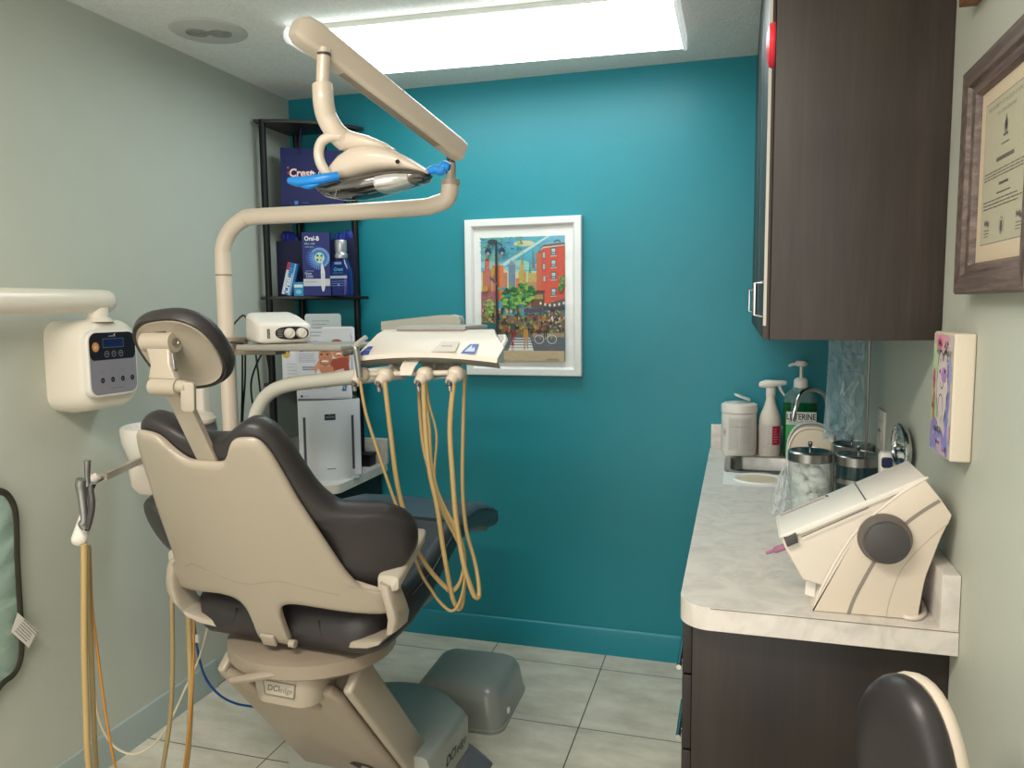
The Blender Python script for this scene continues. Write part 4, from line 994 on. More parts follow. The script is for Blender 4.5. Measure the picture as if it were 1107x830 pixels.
def box35(name, lab, cat, px0, px1, pyb, pyt, Yd, depth, m):
    a = at(px0, (pyb+pyt)/2, Yd); P = V((a.x, Yd, SZ)); d = V((.93, .37, 0)).normalized(); n = V((d.y, -d.x, 0))
    # width so the right edge lands on its sight line
    w = .01
    for _ in range(60):
        q = P+d*w; s = at(px1, (pyb+pyt)/2, q.y)
        w += (s.x-q.x)/d.x*.5
    h = at((px0+px1)/2, pyt, Yd+.02).z-SZ
    t = thing(name, lab, cat, P+d*w/2)
    mx = frame(P, d, (0, 0, 1))
    obj('carton', MB().box((0, 0, -depth), (w, h, 0), .0012, mx=mx), m, t)
    return t, mx, w, h
t, mx, w, h = box35('toothbrush_box', 'tall navy electric toothbrush box with a round brush picture on the middle shelf', 'box', 327, 357, 318, 251, 2.955, .05, mat('navy carton', (24, 38, 104), .35))
f = Flat(mx, .0014)
f.rect(.001, .001, w-.001, h-.001, (26, 42, 112)); bx, by = w*.62, h*.60
for k, (r, c_) in enumerate(((.05, (34, 74, 150)), (.042, (40, 96, 176)), (.033, (60, 130, 206)))): f.ell(min(bx, w-.052) if r > .045 else bx, by, r*min(1, w/.105), r, c_, 26)
for a in range(0, 360, 12):
    if 150 < a < 290: f.line([(bx+.022*cos(radians(a)), by+.022*sin(radians(a))), (bx+.046*cos(radians(a)), by+.05*sin(radians(a)))], .0016, (150, 200, 240))
for r in (.036, .041): f.line([(bx+r*cos(radians(a)), by+r*sin(radians(a))) for a in range(-60, 150, 12)], .0018, (190, 222, 244))
f.ell(bx, by, .020, .022, (230, 238, 236), 20)
for a in range(0, 360, 45): f.ell(bx+.012*cos(radians(a)), by+.013*sin(radians(a)), .006, .0065, (60, 130, 84) if a % 90 else (200, 226, 190), 10)
f.ell(bx, by, .005, .006, (190, 226, 150), 10)
f.rect(.002, h*.155, w-.002, h*.27, (208, 210, 218)); f.lines(w*.06, w*.5, h*.19, h*.25, 1, .006, (180, 180, 190), 0)
f.poly([(w*.68, h*.50), (w*.74, h*.50), (w*.80, h*.38), (w*.79, h*.14), (w*.75, h*.07), (w*.69, h*.07), (w*.66, h*.14), (w*.65, h*.38)], (226, 228, 228)); f.poly([(w*.70, h*.36), (w*.75, h*.36), (w*.74, h*.12), (w*.71, h*.12)], (206, 208, 208)); f.poly([(w*.68, h*.58), (w*.73, h*.58), (w*.72, h*.49), (w*.70, h*.49)], (226, 228, 228))
f.text('Oral-B', w*.36, h*.90, .026, (248, 250, 252), bold=.0007, sx=.86); f.text('PRO 1000', w*.29, h*.82, .0105, (200, 216, 240)); f.lines(w*.12, w*.42, h*.755, h*.785, 1, .003, (150, 176, 220), 0)
f.text('Deep', w*.2, h*.355, .013, (226, 236, 250)); f.text('Clean', w*.24, h*.315, .013, (226, 236, 250)); f.lines(w*.1, w*.4, h*.385, h*.40, 1, .002, (170, 190, 226), 0); f.lines(w*.1, w*.36, h*.285, h*.295, 1, .002, (170, 190, 226), 0)
f.done('printed_front', t, m_gloss)
# toothpaste box, leaning
P = at(303.5, 317, 2.925); P.z = SZ
d = V((.93, .37, 0)).normalized()
mx = frame(P, d, (0, 0, 1)) @ M.Rotation(-.235, 4, 'Z')
wt, ht = .046, .150
t = thing('toothpaste_box', 'blue toothpaste box leaning on its side edge on the middle shelf', 'box', P)
obj('carton', MB().box((0, .010, -.035), (wt, ht, 0), .001, mx=mx), mat('blue carton', (30, 100, 180), .35), t)
f = Flat(mx, .0012)
f.rect(.0008, .0108, wt-.0008, ht-.0008, (28, 108, 190)); f.rect(.001, .011, wt*.26, ht-.03, (214, 222, 234)); f.rect(.001, ht-.034, wt*.26, ht-.001, (186, 40, 56)); f.rect(wt*.66, .011, wt*.80, ht-.001, (126, 206, 220)); f.rect(wt*.83, .011, wt-.001, ht-.001, (24, 74, 160)); f.rect(wt*.58, .011, wt*.63, ht*.7, (230, 238, 246))
f.text('Crest', wt*.40, .052, .030, (245, 248, 252), rot=pi/2, bold=.0008, shear=.15); f.ell(wt*.30, .024, .007, .007, (236, 236, 236)); f.ell(wt*.30, .024, .004, .004, (200, 60, 60)); f.lines(wt*.3, wt*.55, .09, .13, 4, .002, (160, 206, 236), 0)
f.done('printed_front', t, m_gloss)
t, mx, w, h = box35('floss_box', 'tiny light blue box between the toothpaste box and the toothbrush box', 'box', 317.5, 328, 318, 305, 2.935, .02, mat('sky carton', (60, 150, 200), .35))
f = Flat(mx, .0014); f.rect(.001, .001, w-.001, h-.001, (56, 148, 200)); f.rect(.002, h*.62, w-.002, h*.82, (226, 240, 246)); f.ell(w*.5, h*.3, w*.3, h*.16, (120, 206, 230)); f.done('printed_front', t, m_gloss)
# mouthwash bottle
Yd = 3.02; a = at(359, 300, Yd); b = at(380, 300, Yd); w = (b.x-a.x)/2; cx = (a.x+b.x)/2; zt = lambda py: at(369, py, Yd).z
t = thing('mouthwash_bottle', 'navy mouthwash bottle with a silver cap at the right of the middle shelf', 'bottle', (cx, Yd, SZ))
def sec(s, z, dp=.028): return [V((cx+x, Yd+y, z)) for x, y in rrect(-w*s, -dp*s, w*s, dp*s, dp*s*.8, 5)]
obj('bottle', MB().rings([sec(.94, SZ), sec(1, SZ+.006), sec(1, zt(301)), sec(.93, zt(291)), sec(.7, zt(284)), sec(.5, zt(280)), sec(.48, zt(277))]), mat('navy bottle', (20, 34, 110), .15, coat=.5), t)
obj('cap', MB().lathe([(0, zt(279.5)), (w*.56, zt(279.5)), (w*.6, zt(278)), (w*.6, zt(275)), (w*.5, zt(273)), (w*.54, zt(271)), (w*.55, zt(261)), (w*.5, zt(259.5)), (0, zt(259.5))], (cx, Yd, 0), 26), mat('silver cap', (176, 178, 184), .3, .6), t)
f = Flat(frame((cx, Yd-.0285, SZ), (1, 0, 0), (0, 0, 1)))
q_ = lambda py: zt(py)-SZ
f.poly([(-w*.55, q_(283)), (w*.55, q_(283)), (w*.9, q_(297)), (-w*.9, q_(297))], (20, 50, 120)); f.rect(-w*.35, q_(286), w*.35, q_(283.5), (150, 170, 200)); f.text('Crest', 0, q_(291.5), .019, (110, 200, 230), shear=.15, bold=.0004); f.lines(-w*.5, w*.5, q_(296), q_(294.5), 1, .002, (90, 150, 200), 0)
f.rect(-w*.85, q_(301), w*.88, q_(298.3), (190, 200, 216)); f.lines(-w*.8, w*.8, q_(310), q_(303), 3, .0026, (110, 140, 210), .1, 3); f.ell(0, q_(308), .004, .005, (160, 190, 240))
f.done('printed_label', t, m_gloss)

# air purifier
pu = V((-1.616, 2.824, CL)); wu, hu = .25, .335
t = thing('air_purifier', 'white curved-front countertop purifier standing on the corner worktop', 'purifier', pu)
m_pur = mat('purifier silver white', (204, 208, 214), .35)
def psec(s, z, bulge=.028): 
    front = [(wu*(k/12-.5)*s, -bulge*(1-(2*k/12-1)**2)) for k in range(13)]
    return [pu + R35*x - N35*y*1.0 + V((0, 0, z)) for x, y in front + [(wu*.47*s, .13), (-wu*.47*s, .13)]]
obj('housing', MB().rings([psec(.92, .0), psec(.93, .012), psec(1, .014), psec(1, hu-.006), psec(.99, hu)], cap1=False), m_pur, t)
obj('top_grille', MB().rings([psec(.98, hu-.004), psec(.96, hu-.016)]), mat('shadow grey grille', (60, 62, 66), .6), t)
fm = lambda x, y, z: pu + R35*x + N35*(.028*(1-(2*x/wu)**2)+z) + V((0, 0, y))
f = Flat(None, bend=fm)
for s in (-1, 1):
    x0, x1 = (wu*.345, wu*.39) if s > 0 else (-wu*.43, -wu*.385)
    f.rect(x0, hu*.12, x1, hu*.80, (120, 122, 128)); f.rect(x0+.003 if s < 0 else x0+.002, hu*.13, x1-.003, hu*.79, (66, 68, 74))
f.rect(-.022, hu*.755, .022, hu*.83, (50, 54, 62)); f.lines(-.018, .018, hu*.77, hu*.815, 1, .008, (120, 126, 134), 0, 2); f.lines(-.006, .006, hu*.818, hu*.826, 1, .002, (130, 134, 142), 0, 3); f.lines(-.018, .016, hu*.135, hu*.165, 1, .005, (140, 144, 150), 0, 5)
f.done('front_print', t, m_gloss)
obj('right_side_panel', MB().rings([[pu+R35*(wu*.5)-N35*y+V((0, 0, z)) for y, z in ((.004, .012), (.125, .012), (.125, hu-.01), (.004, hu-.01))], [pu+R35*(wu*.5+.003)-N35*y+V((0, 0, z)) for y, z in ((.004, .012), (.125, .012), (.125, hu-.01), (.004, hu-.01))]]), mat('navy side panel', (24, 34, 66), .3), t)
t = thing('small_black_box', 'small black box behind the purifier beside the splashback', 'box', (-1.62, 3.12, CL))
obj('case', MB().box((-1.70, 3.09, CL), (-1.575, 3.155, CL+.05), .004), m_black, t)
obj('lip', MB().box((-1.70, 3.07, CL+.05), (-1.56, 3.158, CL+.058), .002), m_blackm, t)

# leaflets
def leaflet(name, lab, px0, px1, pyt, Yd, zb, cat='leaflet', r=.003, m=m_white, d=V((.96, .28, 0)).normalized()):
    a = at(px0, pyt+20, Yd); P = V((a.x, Yd, zb)); w = .01
    for _ in range(60):
        q = P+d*w; s = at(px1, pyt+20, q.y); w += (s.x-q.x)/d.x*.5
    h = at((px0+px1)/2, pyt, Yd+d.y*w/2).z-zb
    t = thing(name, lab, cat, P+d*w/2)
    mx = frame(P, d, (0, 0, 1))
    o = obj('sheet', MB().prism(rrect(0, 0, w, h, r), -.0015, 0, mx=mx), m, t)
    return t, mx, w, h
m_paper = mat('glossy paper', (222, 224, 230), .4)
zb = CL+hu-.012
t, mx, w, h = leaflet('price_leaflet', 'white price leaflet with a smiling couple standing behind the purifier top', 319, 379, 355, 2.85, zb, m=m_paper)
f = Flat(mx); f.rect(.001, .001, w-.001, h-.001, (224, 226, 232))
B1 = (170, 178, 196)
f.lines(w*.06, w*.5, h*.88, h*.97, 2, .006, B1, .1, 3); f.lines(w*.06, w*.42, h*.76, h*.84, 3, .003, B1, .1, 4)
f.text('$398', w*.17, h*.705, .021, (110, 120, 150), bold=.0006)
f.lines(w*.06, w*.36, h*.53, h*.66, 6, .003, B1, .1, 5); f.lines(w*.12, w*.38, h*.42, h*.48, 2, .006, (120, 130, 160), .2, 6)
# printed photo: man in front, woman behind him
PXY = lambda x, y: ((x-145)/460*w, h-(y-152)/628*h)
def pp_(pts, c): f.poly([PXY(*q) for q in pts], c)
def pe_(x, y, rx, ry, c, n=18): X_, Y_ = PXY(x, y); f.ell(X_, Y_, rx/460*w, ry/628*h, c, n)
pe_(490, 300, 60, 55, (176, 90, 50)); pe_(545, 400, 50, 110, (206, 140, 84)); pp_([(440, 420), (580, 400), (592, 520), (420, 540)], (176, 84, 66)); pe_(495, 350, 44, 62, (222, 150, 112)); pe_(490, 290, 40, 26, (188, 110, 60)); pe_(470, 330, 10, 6, (110, 60, 40)); pe_(512, 330, 10, 6, (110, 60, 40)); pe_(505, 376, 22, 13, (250, 244, 236)); pe_(505, 385, 20, 6, (196, 90, 80))
pp_([(290, 500), (345, 420), (380, 430), (330, 545), (310, 545)], (226, 160, 130)); pp_([(350, 480), (452, 480), (470, 545), (340, 545)], (214, 146, 112)); pp_([(310, 545), (330, 500), (360, 545)], (236, 236, 240)); pp_([(455, 545), (470, 520), (540, 500), (560, 545)], (232, 200, 196))
pe_(395, 395, 58, 82, (216, 148, 112)); pe_(390, 325, 54, 30, (66, 42, 36)); pe_(368, 300, 18, 20, (60, 38, 34)); pe_(405, 298, 16, 20, (60, 38, 34)); pe_(392, 440, 50, 40, (190, 124, 96)); pe_(392, 432, 40, 30, (214, 146, 112)); pe_(390, 437, 30, 9, (252, 248, 244)); pe_(390, 447, 24, 4, (196, 110, 96)); pe_(362, 382, 9, 6, (60, 40, 36)); pe_(412, 380, 9, 6, (60, 40, 36)); pp_([(350, 368), (376, 366), (376, 371), (350, 373)], (80, 52, 42)); pp_([(398, 366), (428, 366), (428, 371), (398, 371)], (80, 52, 42)); pe_(390, 408, 10, 10, (200, 130, 98))
f.rect(w*.30, h*.12, w*.304, h*.24, B1); f.lines(w*.06, w*.27, h*.15, h*.22, 2, .008, (150, 158, 184), 0, 7); f.lines(w*.34, w*.6, h*.15, h*.24, 4, .0026, B1, .2, 8); f.poly([(w*.82, h*.13), (w*.90, h*.13), (w*.91, h*.2), (w*.86, h*.25), (w*.84, h*.2)], (60, 110, 170)); f.poly([(w*.85, h*.17), (w*.89, h*.15), (w*.87, h*.23)], (150, 190, 220)); f.rect(w*.07, h*.045, w*.11, h*.075, (50, 54, 70)); f.lines(w*.13, w*.22, h*.05, h*.07, 1, .003, B1, 0); f.lines(w*.64, w*.98, h*.04, h*.05, 1, .0018, B1, 0)
f.done('printed_front', t, m_gloss)
t, mx, w, h = leaflet('leaflet', 'white round-cornered leaflet behind the right edge of the price leaflet', 348, 383.5, 353, 2.90, 1.181, r=.012, m=m_paper)
f = Flat(mx); f.lines(w*.25, w*.75, h*.9, h*.955, 1, .010, (90, 90, 100), 0, 3); f.line([(w*.7, h*.97), (w*.95, h*.8)], .002, (190, 194, 200)); f.done('printed_front', t, m_gloss)
t, mx, w, h = leaflet('leaflet', 'grey round-cornered leaflet standing farthest back on the lower corner shelf', 330, 369, 339, 2.95, 1.181, r=.012, m=mat('pale grey paper', (190, 196, 196), .4))
f = Flat(mx); f.lines(w*.2, w*.7, h*.72, h*.92, 4, .003, (150, 156, 158), .2, 3); f.poly([(w*.72, h*.66), (w*.82, h*.66), (w*.78, h*.78), (w*.74, h*.78)], (50, 50, 56)); f.done('printed_front', t, m_gloss)
t, mx, w, h = leaflet('leaflet', 'narrow leaflet with a navy and yellow top at the left of the price leaflet', 305, 322, 369, 2.905, 1.181, m=m_paper)
f = Flat(mx); f.rect(0, h*.72, w*.5, h, (40, 52, 110)); f.ell(w*.28, h*.68, w*.24, h*.08, (226, 186, 90)); f.lines(w*.3, w*.9, h*.1, h*.5, 5, .0026, (190, 194, 200), .3, 3); f.done('printed_front', t, m_gloss)

# ================================================================== dental chair
HX, HY, HZ, CYAW, TILT = -1.09, 1.6, .687, .052, .413
ch = thing('dental_chair', 'reclining dental chair with charcoal upholstery and a beige shell back, on its lift base', 'dental chair', (HX, HY, 0), -CYAW, local=True)
BK = M.Translation(V((0, 0, HZ))) @ M.Rotation(TILT, 4, 'X')      # backrest plane: u, n, v
cv = lambda u, v: min(.6*u*u, .1)
shell_r = [(0, .53), (.045, .532), (.068, .552), (.09, .585), (.118, .592), (.145, .586), (.162, .555), (.175, .50), (.188, .43), (.205, .36), (.222, .292), (.236, .235), (.250, .192), (.268, .162), (.312, .143), (.314, .10), (.306, .079), (.24, .092), (.166, .112), (.105, .124), (.066, .118), (.048, .09), (.044, .04), (.042, -.012), (0, -.014)]
def widen(h, top): # the left shoulder turns a little farther round than the right one
    return [(-(u+.030*min(1, max(0, (u-.05)/.06))*min(1, max(.25, (v-.1)/.3))), v) for u, v in reversed(h) if abs(u) > 1e-6]
shell = shell_r + widen(shell_r, .6)
mb = MB().star(shell, [(0, .016), (.5, .016), (.9, .014), (.985, .012), (1, .006), (.995, .0), (.975, -.004)]+[(k/12, -.0055) for k in range(11, 0, -1)]+[(0, -.0055)], cv, (0, .32), 4)
bmesh.ops.transform(mb.bm, matrix=BK, verts=mb.bm.verts)
sh = obj('backrest_shell', mb, m_beige, ch, 50)
# crease across the shell and the hinge latch
cr = [(-.21, .19), (-.17, .208), (-.12, .203), (-.06, .188), (.0, .186), (.06, .20), (.1, .2), (.16, .178), (.22, .155)]
mb = MB().tube([BK @ V((u, cv(u, v)-.0048, v)) for u, v in cr], .0016, 6)
obj('crease', mb, m_beige2, sh)
mb = MB().box((-.028, -.014, -.012), (.012, -.005, .022), .003, mx=BK).lathe([(0, 0), (.010, 0), (.010, .016), (0, .018)], mx=BK @ M.Translation(V((.05, -.006, .0))) @ M.Rotation(pi/2, 4, 'Y'), seg=16)
obj('hinge_latch', mb, m_beige, sh)

cush_r = [(0, .572), (.045, .575), (.08, .598), (.115, .613), (.148, .6), (.172, .55), (.188, .49), (.208, .425), (.24, .375), (.285, .352), (.33, .335), (.362, .30), (.374, .255), (.366, .205), (.338, .168), (.295, .142), (.25, .128), (.16, .115), (0, .11)]
cush = cush_r + [(u-.085*min(1, max(0, (-u-.25)/.1)), v-.08*min(1, max(0, (-u-.22)/.1))) for u, v in widen(cush_r, .6)]
cvc = lambda u, v: cv(u, v)+.014+(0 if abs(u) < .24 else .25*(abs(u)-.24))
mb = MB().star(cush, [(0, .003), (.7, .002), (.94, .0), (.985, .006), (1.0, .02), (1.0, .036), (.985, .052), (.94, .066), (.86, .072), (.6, .066), (.3, .058), (0, .056)], cvc, (0, .34), 5)
bmesh.ops.transform(mb.bm, matrix=BK, verts=mb.bm.verts)
bc = obj('backrest_cushion', mb, m_vinyl, ch, 60)
# headrest
st0, st1 = V((0, -.166, 1.115)), V((-.004, -.288, 1.352))
dv = (st1-st0).normalized(); rv = V((1, 0, 0)); nv = rv.cross(dv)
FRM = M(((rv.x, dv.x, nv.x, st0.x), (rv.y, dv.y, nv.y, st0.y), (rv.z, dv.z, nv.z, st0.z), (0, 0, 0, 1)))
L_ = (st1-st0).length
obj('headrest_stem', MB().box((-.0255, 0, -.007), (.0255, L_-.02, .007), .002, mx=FRM), m_beige, ch)
# headrest frame: u across, w up its tilted face, out of the back
HC = V((-.016, -.247, 1.406)); HT = .60
HR = M.Translation(HC) @ M.Rotation(-.10, 4, 'Y') @ M.Rotation(HT, 4, 'X')
ho = []
for k in range(40):
    a = 2*pi*k/40; c_, s_ = cos(a), sin(a)
    wd = .105; ho.append((wd*math.copysign(abs(c_)**.78, c_), .096*math.copysign(abs(s_)**.8, s_)*(1.06 if s_ > 0 else .97)))
mb = MB().star(ho, [(0, .012), (.8, .008), (.84, .0), (.94, -.006), (.99, .006), (1.0, .014), (.985, .024), (.94, .032), (.7, .035), (.3, .03), (0, .028)], lambda u, v: .9*u*u*.6, (0, 0), smooth=False)
bmesh.ops.transform(mb.bm, matrix=HR, verts=mb.bm.verts)
obj('headrest_pad', mb, m_vinyl, ch, 60)
mb = MB().star(ho, [(0, .01), (.5, .006), (.80, .004), (.86, .0), (.87, .006), (.86, .012)], lambda u, v: .9*u*u*.6-.006, (0, 0), smooth=False)
bmesh.ops.transform(mb.bm, matrix=HR, verts=mb.bm.verts)
hs = obj('headrest_shell', mb, m_beige, ch, 60)
# pivot block on the shell, then the link down to the stem
PB = HC + V((-.02, -.028, .028))
pv = MB()
pv.tube([PB+V((-.042, 0, 0)), PB+V((.034, 0, 0))], .021, 18, sm=False)
pv.box(PB+V((-.040, -.005, -.012)), PB+V((.032, .03, .026)), .006)
obj('headrest_pivot', pv, m_beige, ch)
obj('pivot_screw', MB().lathe([(0, 0), (.009, 0), (.009, .003), (.005, .004), (.004, .002), (0, .002)], mx=M.Translation(PB+V((.034, 0, 0))) @ M.Rotation(pi/2, 4, 'Y'), seg=18), m_steel, hs)
obj('pivot_slot', MB().box(PB+V((-.04, -.008, .020)), PB+V((.018, .0, .0255)), .001), m_dkgrey, hs)
S1 = st1+V((.002, -.010, -.012))
lk = MB()
a, b = PB+V((0, -.002, -.005)), S1+V((-.008, 0, .018))
d_ = (b-a).normalized(); n_ = V((1, 0, 0)).cross(d_)
FL = M(((1, d_.x, n_.x, a.x), (0, d_.y, n_.y, a.y), (0, d_.z, n_.z, a.z), (0, 0, 0, 1)))
ll = (b-a).length
lk.prism([(-.038, -.005), (.030, -.005), (.026, .022), (.024, ll*.6), (.034, ll), (-.036, ll), (-.026, ll*.6), (-.03, .022)], -.012, .010, .005, 3, mx=FL)
lk.tube([S1+V((-.04, 0, .004)), S1+V((.026, 0, .004))], .019, 18, sm=False)
obj('headrest_link', lk, m_beige, ch)
obj('link_recess', MB().box((.024, .02, -.006), (.031, ll*.72, .006), .001, mx=FL), m_dksteel, ch)
kb = MB().tube([S1+V((.024, 0, .006)), S1+V((.046, 0, .006))], [.014, .012], 18, sm=False)
kb.prism(rrect(-.014, -.05, .014, .012, .008), -.006, .006, .002, mx=frame(S1+V((.05, -.002, .004)), (1, .35, -.1), (.16, -.1, 1)))
obj('lock_knob', kb, m_beige, ch)

# seat and leg rest: one long cushion, side profile (a, top, bottom, half width)
sec_ = [(.010, .735, .695, .19), (.018, .765, .672, .235), (.045, .785, .66, .262), (.09, .79, .655, .275), (.2, .80, .665, .28), (.34, .815, .69, .272), (.45, .84, .725, .262), (.55, .862, .755, .254)]
leg_ = [(.57, .865, .76, .252), (.68, .872, .775, .245), (.80, .860, .765, .236), (.92, .83, .735, .222), (1.02, .795, .702, .205), (1.08, .77, .69, .19)]
toe_ = [(1.06, .779, .694, .196), (1.10, .764, .686, .184), (1.13, .748, .688, .165), (1.145, .732, .70, .14)]
def crossec(a, zt, zb, w, n=9):
    h = zt-zb; r = min(.035, h*.42); pts = rrect(-w, zb, w, zt, r, n)
    return [V((x, a, z-.014*(x/w)**2*(z-zb)/h)) for x, z in pts]
sc_ = obj('seat_cushion', MB().rings([crossec(*q) for q in sec_]), m_vinyl, ch, 60)
lc_ = obj('leg_rest', MB().rings([crossec(*q) for q in leg_]), m_vinyl2, ch, 60)
obj('toe_cover', MB().rings([crossec(a, zt+.002, zb-.002, w+.002) for a, zt, zb, w in toe_]), m_vinyl2, lc_, 60)
for a0 in (.04, .2):
    q = [(-.02, .785, .66, .262), (.06, .79, .655, .275)]
for s in (-1, 1):
    obj('seam', MB().tube([V((s*(w+.0005), a, zt-(zt-zb)*.32)) for a, zt, zb, w in sec_[4:]+leg_], .0022, 6), m_vinyl, sc_)
    obj('seam', MB().tube([V((s*.12, .012, .745)), V((s*.135, .012, .70)), V((s*.16, .03, .668))], .0022, 6), m_vinyl, sc_)
obj('seat_pan', MB().prism(rrect(-.215, .06, .215, .52, .05), .640, .664, .008, 3), m_beige2, ch)
obj('leg_rest_pan', MB().rings([[V((x, a, z)) for x, z in rrect(-w*.8, zb-.02, w*.8, zb+.012, .01)] for a, zt, zb, w in leg_]), m_beige2, ch)
# turntable dish under the seat
obj('seat_dish', MB().rings([[V((.01+rx*cos(2*pi*k/36), .15+ry*sin(2*pi*k/36), z)) for k in range(36)] for rx, ry, z in ((.12, .10, .575), (.19, .17, .590), (.222, .205, .612), (.222, .205, .645), (.2, .18, .652))]), m_beige2, ch)
obj('release_lever', MB().tube([V((.12, .0, .640)), V((.06, -.03, .628)), V((-.02, -.06, .613)), V((-.075, -.075, .604))], [.012, .013, .011, .008], 10, sx=1), m_beige2, ch)
mb = MB().rings([[V((.025+x*s, .05+y*s2, z)) for x, y in rrect(-.095, -.075, .095, .16, .05, 6)] for s, s2, z in ((1, 1, .60), (1, 1, .575), (.92, .95, .53))])
ped = obj('pedestal', mb, m_beige, ch)
f = Flat(frame((.028, -.0255, .572), (1, 0, 0), (0, .02, 1)), .0008)
f.poly([(-.048, .02), (.048, .02), (.043, -.018), (-.043, -.018)], (120, 116, 106)); f.poly([(-.044, .017), (.044, .017), (.0395, -.015), (-.0395, -.015)], (184, 176, 160)); f.text('DCI', -.017, .001, .021, (96, 92, 86), shear=.2, bold=.0004); f.text('edge', .019, 0, .02, (96, 92, 86), shear=.2)
f.done('maker_plate', ped)
# lift arm sloping forward to the base
A0, A1 = V((-.012, .062, .596)), V((-.012, .468, .076))
dd = (A1-A0).normalized(); up_ = V((1, 0, 0)).cross(dd); 
LF = M(((1, dd.x, up_.x, A0.x), (0, dd.y, up_.y, A0.y), (0, dd.z, up_.z, A0.z), (0, 0, 0, 1)))
LL = (A1-A0).length
def arm_out(w0, w1, y0, y1): return [(-w0, y0), (w0, y0), (w1, y1), (-w1, y1)]
m_arm = m_beige2
obj('lift_arm', MB().box((-.155, .05, -.03), (.155, LL, .05), .018, 4, mx=LF), m_arm, ch)
cov = MB()
cov.prism([(-.178, .06), (-.166, .012), (-.105, .008), (-.10, .105), (-.085, .12), (.07, .12), (.085, .105), (.09, .008), (.15, .012), (.166, .05), (.172, LL*.5), (.176, LL), (-.176, LL), (-.178, LL*.5)], -.058, -.028, .012, 3, mx=LF)
lc2 = obj('arm_cover', cov, m_beige2, ch)
for s in (-1, 1):
    obj('arm_side', MB().box((s*.19-.014, .012, -.045), (s*.19+.014, LL+.02, .06), .01, 3, mx=LF), m_beige, ch)
f = Flat(LF @ M.Translation(V((.06, LL*.74, -.0585))) @ M.Rotation(pi, 4, 'X'), .0006); f.poly([(-.045, .0), (-.02, .022), (.03, .018), (.05, -.012), (.0, .004), (-.02, -.03)], (24, 24, 44)); f.done('arm_emblem', lc2)
# base: cover with curved far end, on a flared skirt
def base_sec(z, g):
    return [(-.24-g, .36), (.24+g, .36), (.245+g, .46), (.243+g, .645+g)] + [((.243+g)*x/8, .645+g+.13*(1-(x/8)**2)) for x in range(7, -8, -1)] + [(-.243-g, .645+g), (-.245-g, .46)]
mb = MB().rings([[V((x, y, z)) for x, y in base_sec(z, g)] for z, g in ((.082, .0), (.185, .0), (.2, -.006), (.208, -.02))])
bcv = obj('base_cover', mb, m_grey, ch, 40)
obj('base_skirt', MB().rings([[V((x, y, z)) for x, y in base_sec(z, g)] for z, g in ((0, .06), (.008, .058), (.03, .035), (.06, .01), (.0815, .001))]), m_greydk, ch, 40)
f = Flat(frame((.2445, .53, .128), (0, 1, 0), (0, 0, 1)), .0012); f.text('DCI', -.03, .005, .042, (44, 46, 54), shear=.25, bold=.0008); f.text('edge', .05, .002, .04, (44, 46, 54), shear=.25); f.done('base_lettering', bcv)

# arm rests with their loop brackets
for s in (-1, 1):
    sf = 1 if s > 0 else .88
    ar_ = obj('armrest_bracket', MB().rings([[V((s*x, a+da, z+dz)) for da, dz in rrect(-h, -tk, h, tk, min(h, tk)*.9, 4)] if False else
        [V((s*(x*sf+tx*cx_), a+h*cy_, z+tz*cx_)) for cx_, cy_ in rrect(-1, -1, 1, 1, .5, 3)] for x, a, z, tx, tz, h in
        ((.20, .06, .692, .002, .012, .045), (.262, .045, .706, .004, .013, .045), (.302, .032, .722, .009, .011, .042), (.330, .022, .748, .013, .006, .038), (.340, .014, .785, .014, .0, .036), (.336, .008, .815, .014, -.002, .034), (.328, .004, .845, .014, -.004, .032), (.322, .006, .868, .013, -.004, .03))]), m_beige, ch)
    pts = [(.322, -.012, .858, .018, .010), (.324, -.004, .866, .027, .018), (.322, .015, .874, .030, .018), (.318, .05, .883, .030, .015), (.308, .12, .90, .030, .013), (.296, .19, .914, .029, .012), (.290, .225, .920, .022, .009), (.288, .235, .920, .012, .005)]
    obj('armrest', MB().rings([[V((s*(x*sf+w*q0), a, z+h*q1)) for q0, q1 in rrect(-1, -1, 1, 1, .55, 4)] for x, a, z, w, h in pts]), m_grey if False else mat('armrest greige', (176, 168, 154), .35), ch)

# ================================================================== floor box and stool
t = thing('utility_box', 'grey green rounded floor box on the tiles beyond the chair base', 'floor box', (-.955, 2.64, 0), .04)
bx0, bx1, by0_, by1_ = -.176, .176, -.19, .19
Mx = M.Translation(V((-.955, 2.64, 0))) @ M.Rotation(.02, 4, 'Z')
rr = []
for g, z in ((.004, .001), (.004, .012), (0, .014), (-.006, .06), (-.014, .105), (-.026, .128), (-.044, .142), (-.07, .149), (-.11, .152)):
    rr.append([Mx @ V((x, y, z)) for x, y in rrect(bx0-g, by0_-g, bx1+g, by1_+g, .055+g*.2, 7)])
obj('cover', MB().rings(rr), m_grey, t, 50)
obj('socket', MB().box((-.012, -.195, .022), (.012, -.186, .038), .001, mx=Mx @ M.Translation(V((.045, 0, 0)))), m_black, t)
obj('latch', MB().box((.172, -.09, .03), (.181, -.075, .05), .001, mx=Mx), m_white, t)

t = thing('operator_stool', 'operator stool with a charcoal leaf-shaped backrest and cream shell in front of the base cabinet', 'stool', (.0, 1.06, 0))
SBY = 1.09
def stp(px, py, Y=SBY): return at(px, py, Y)
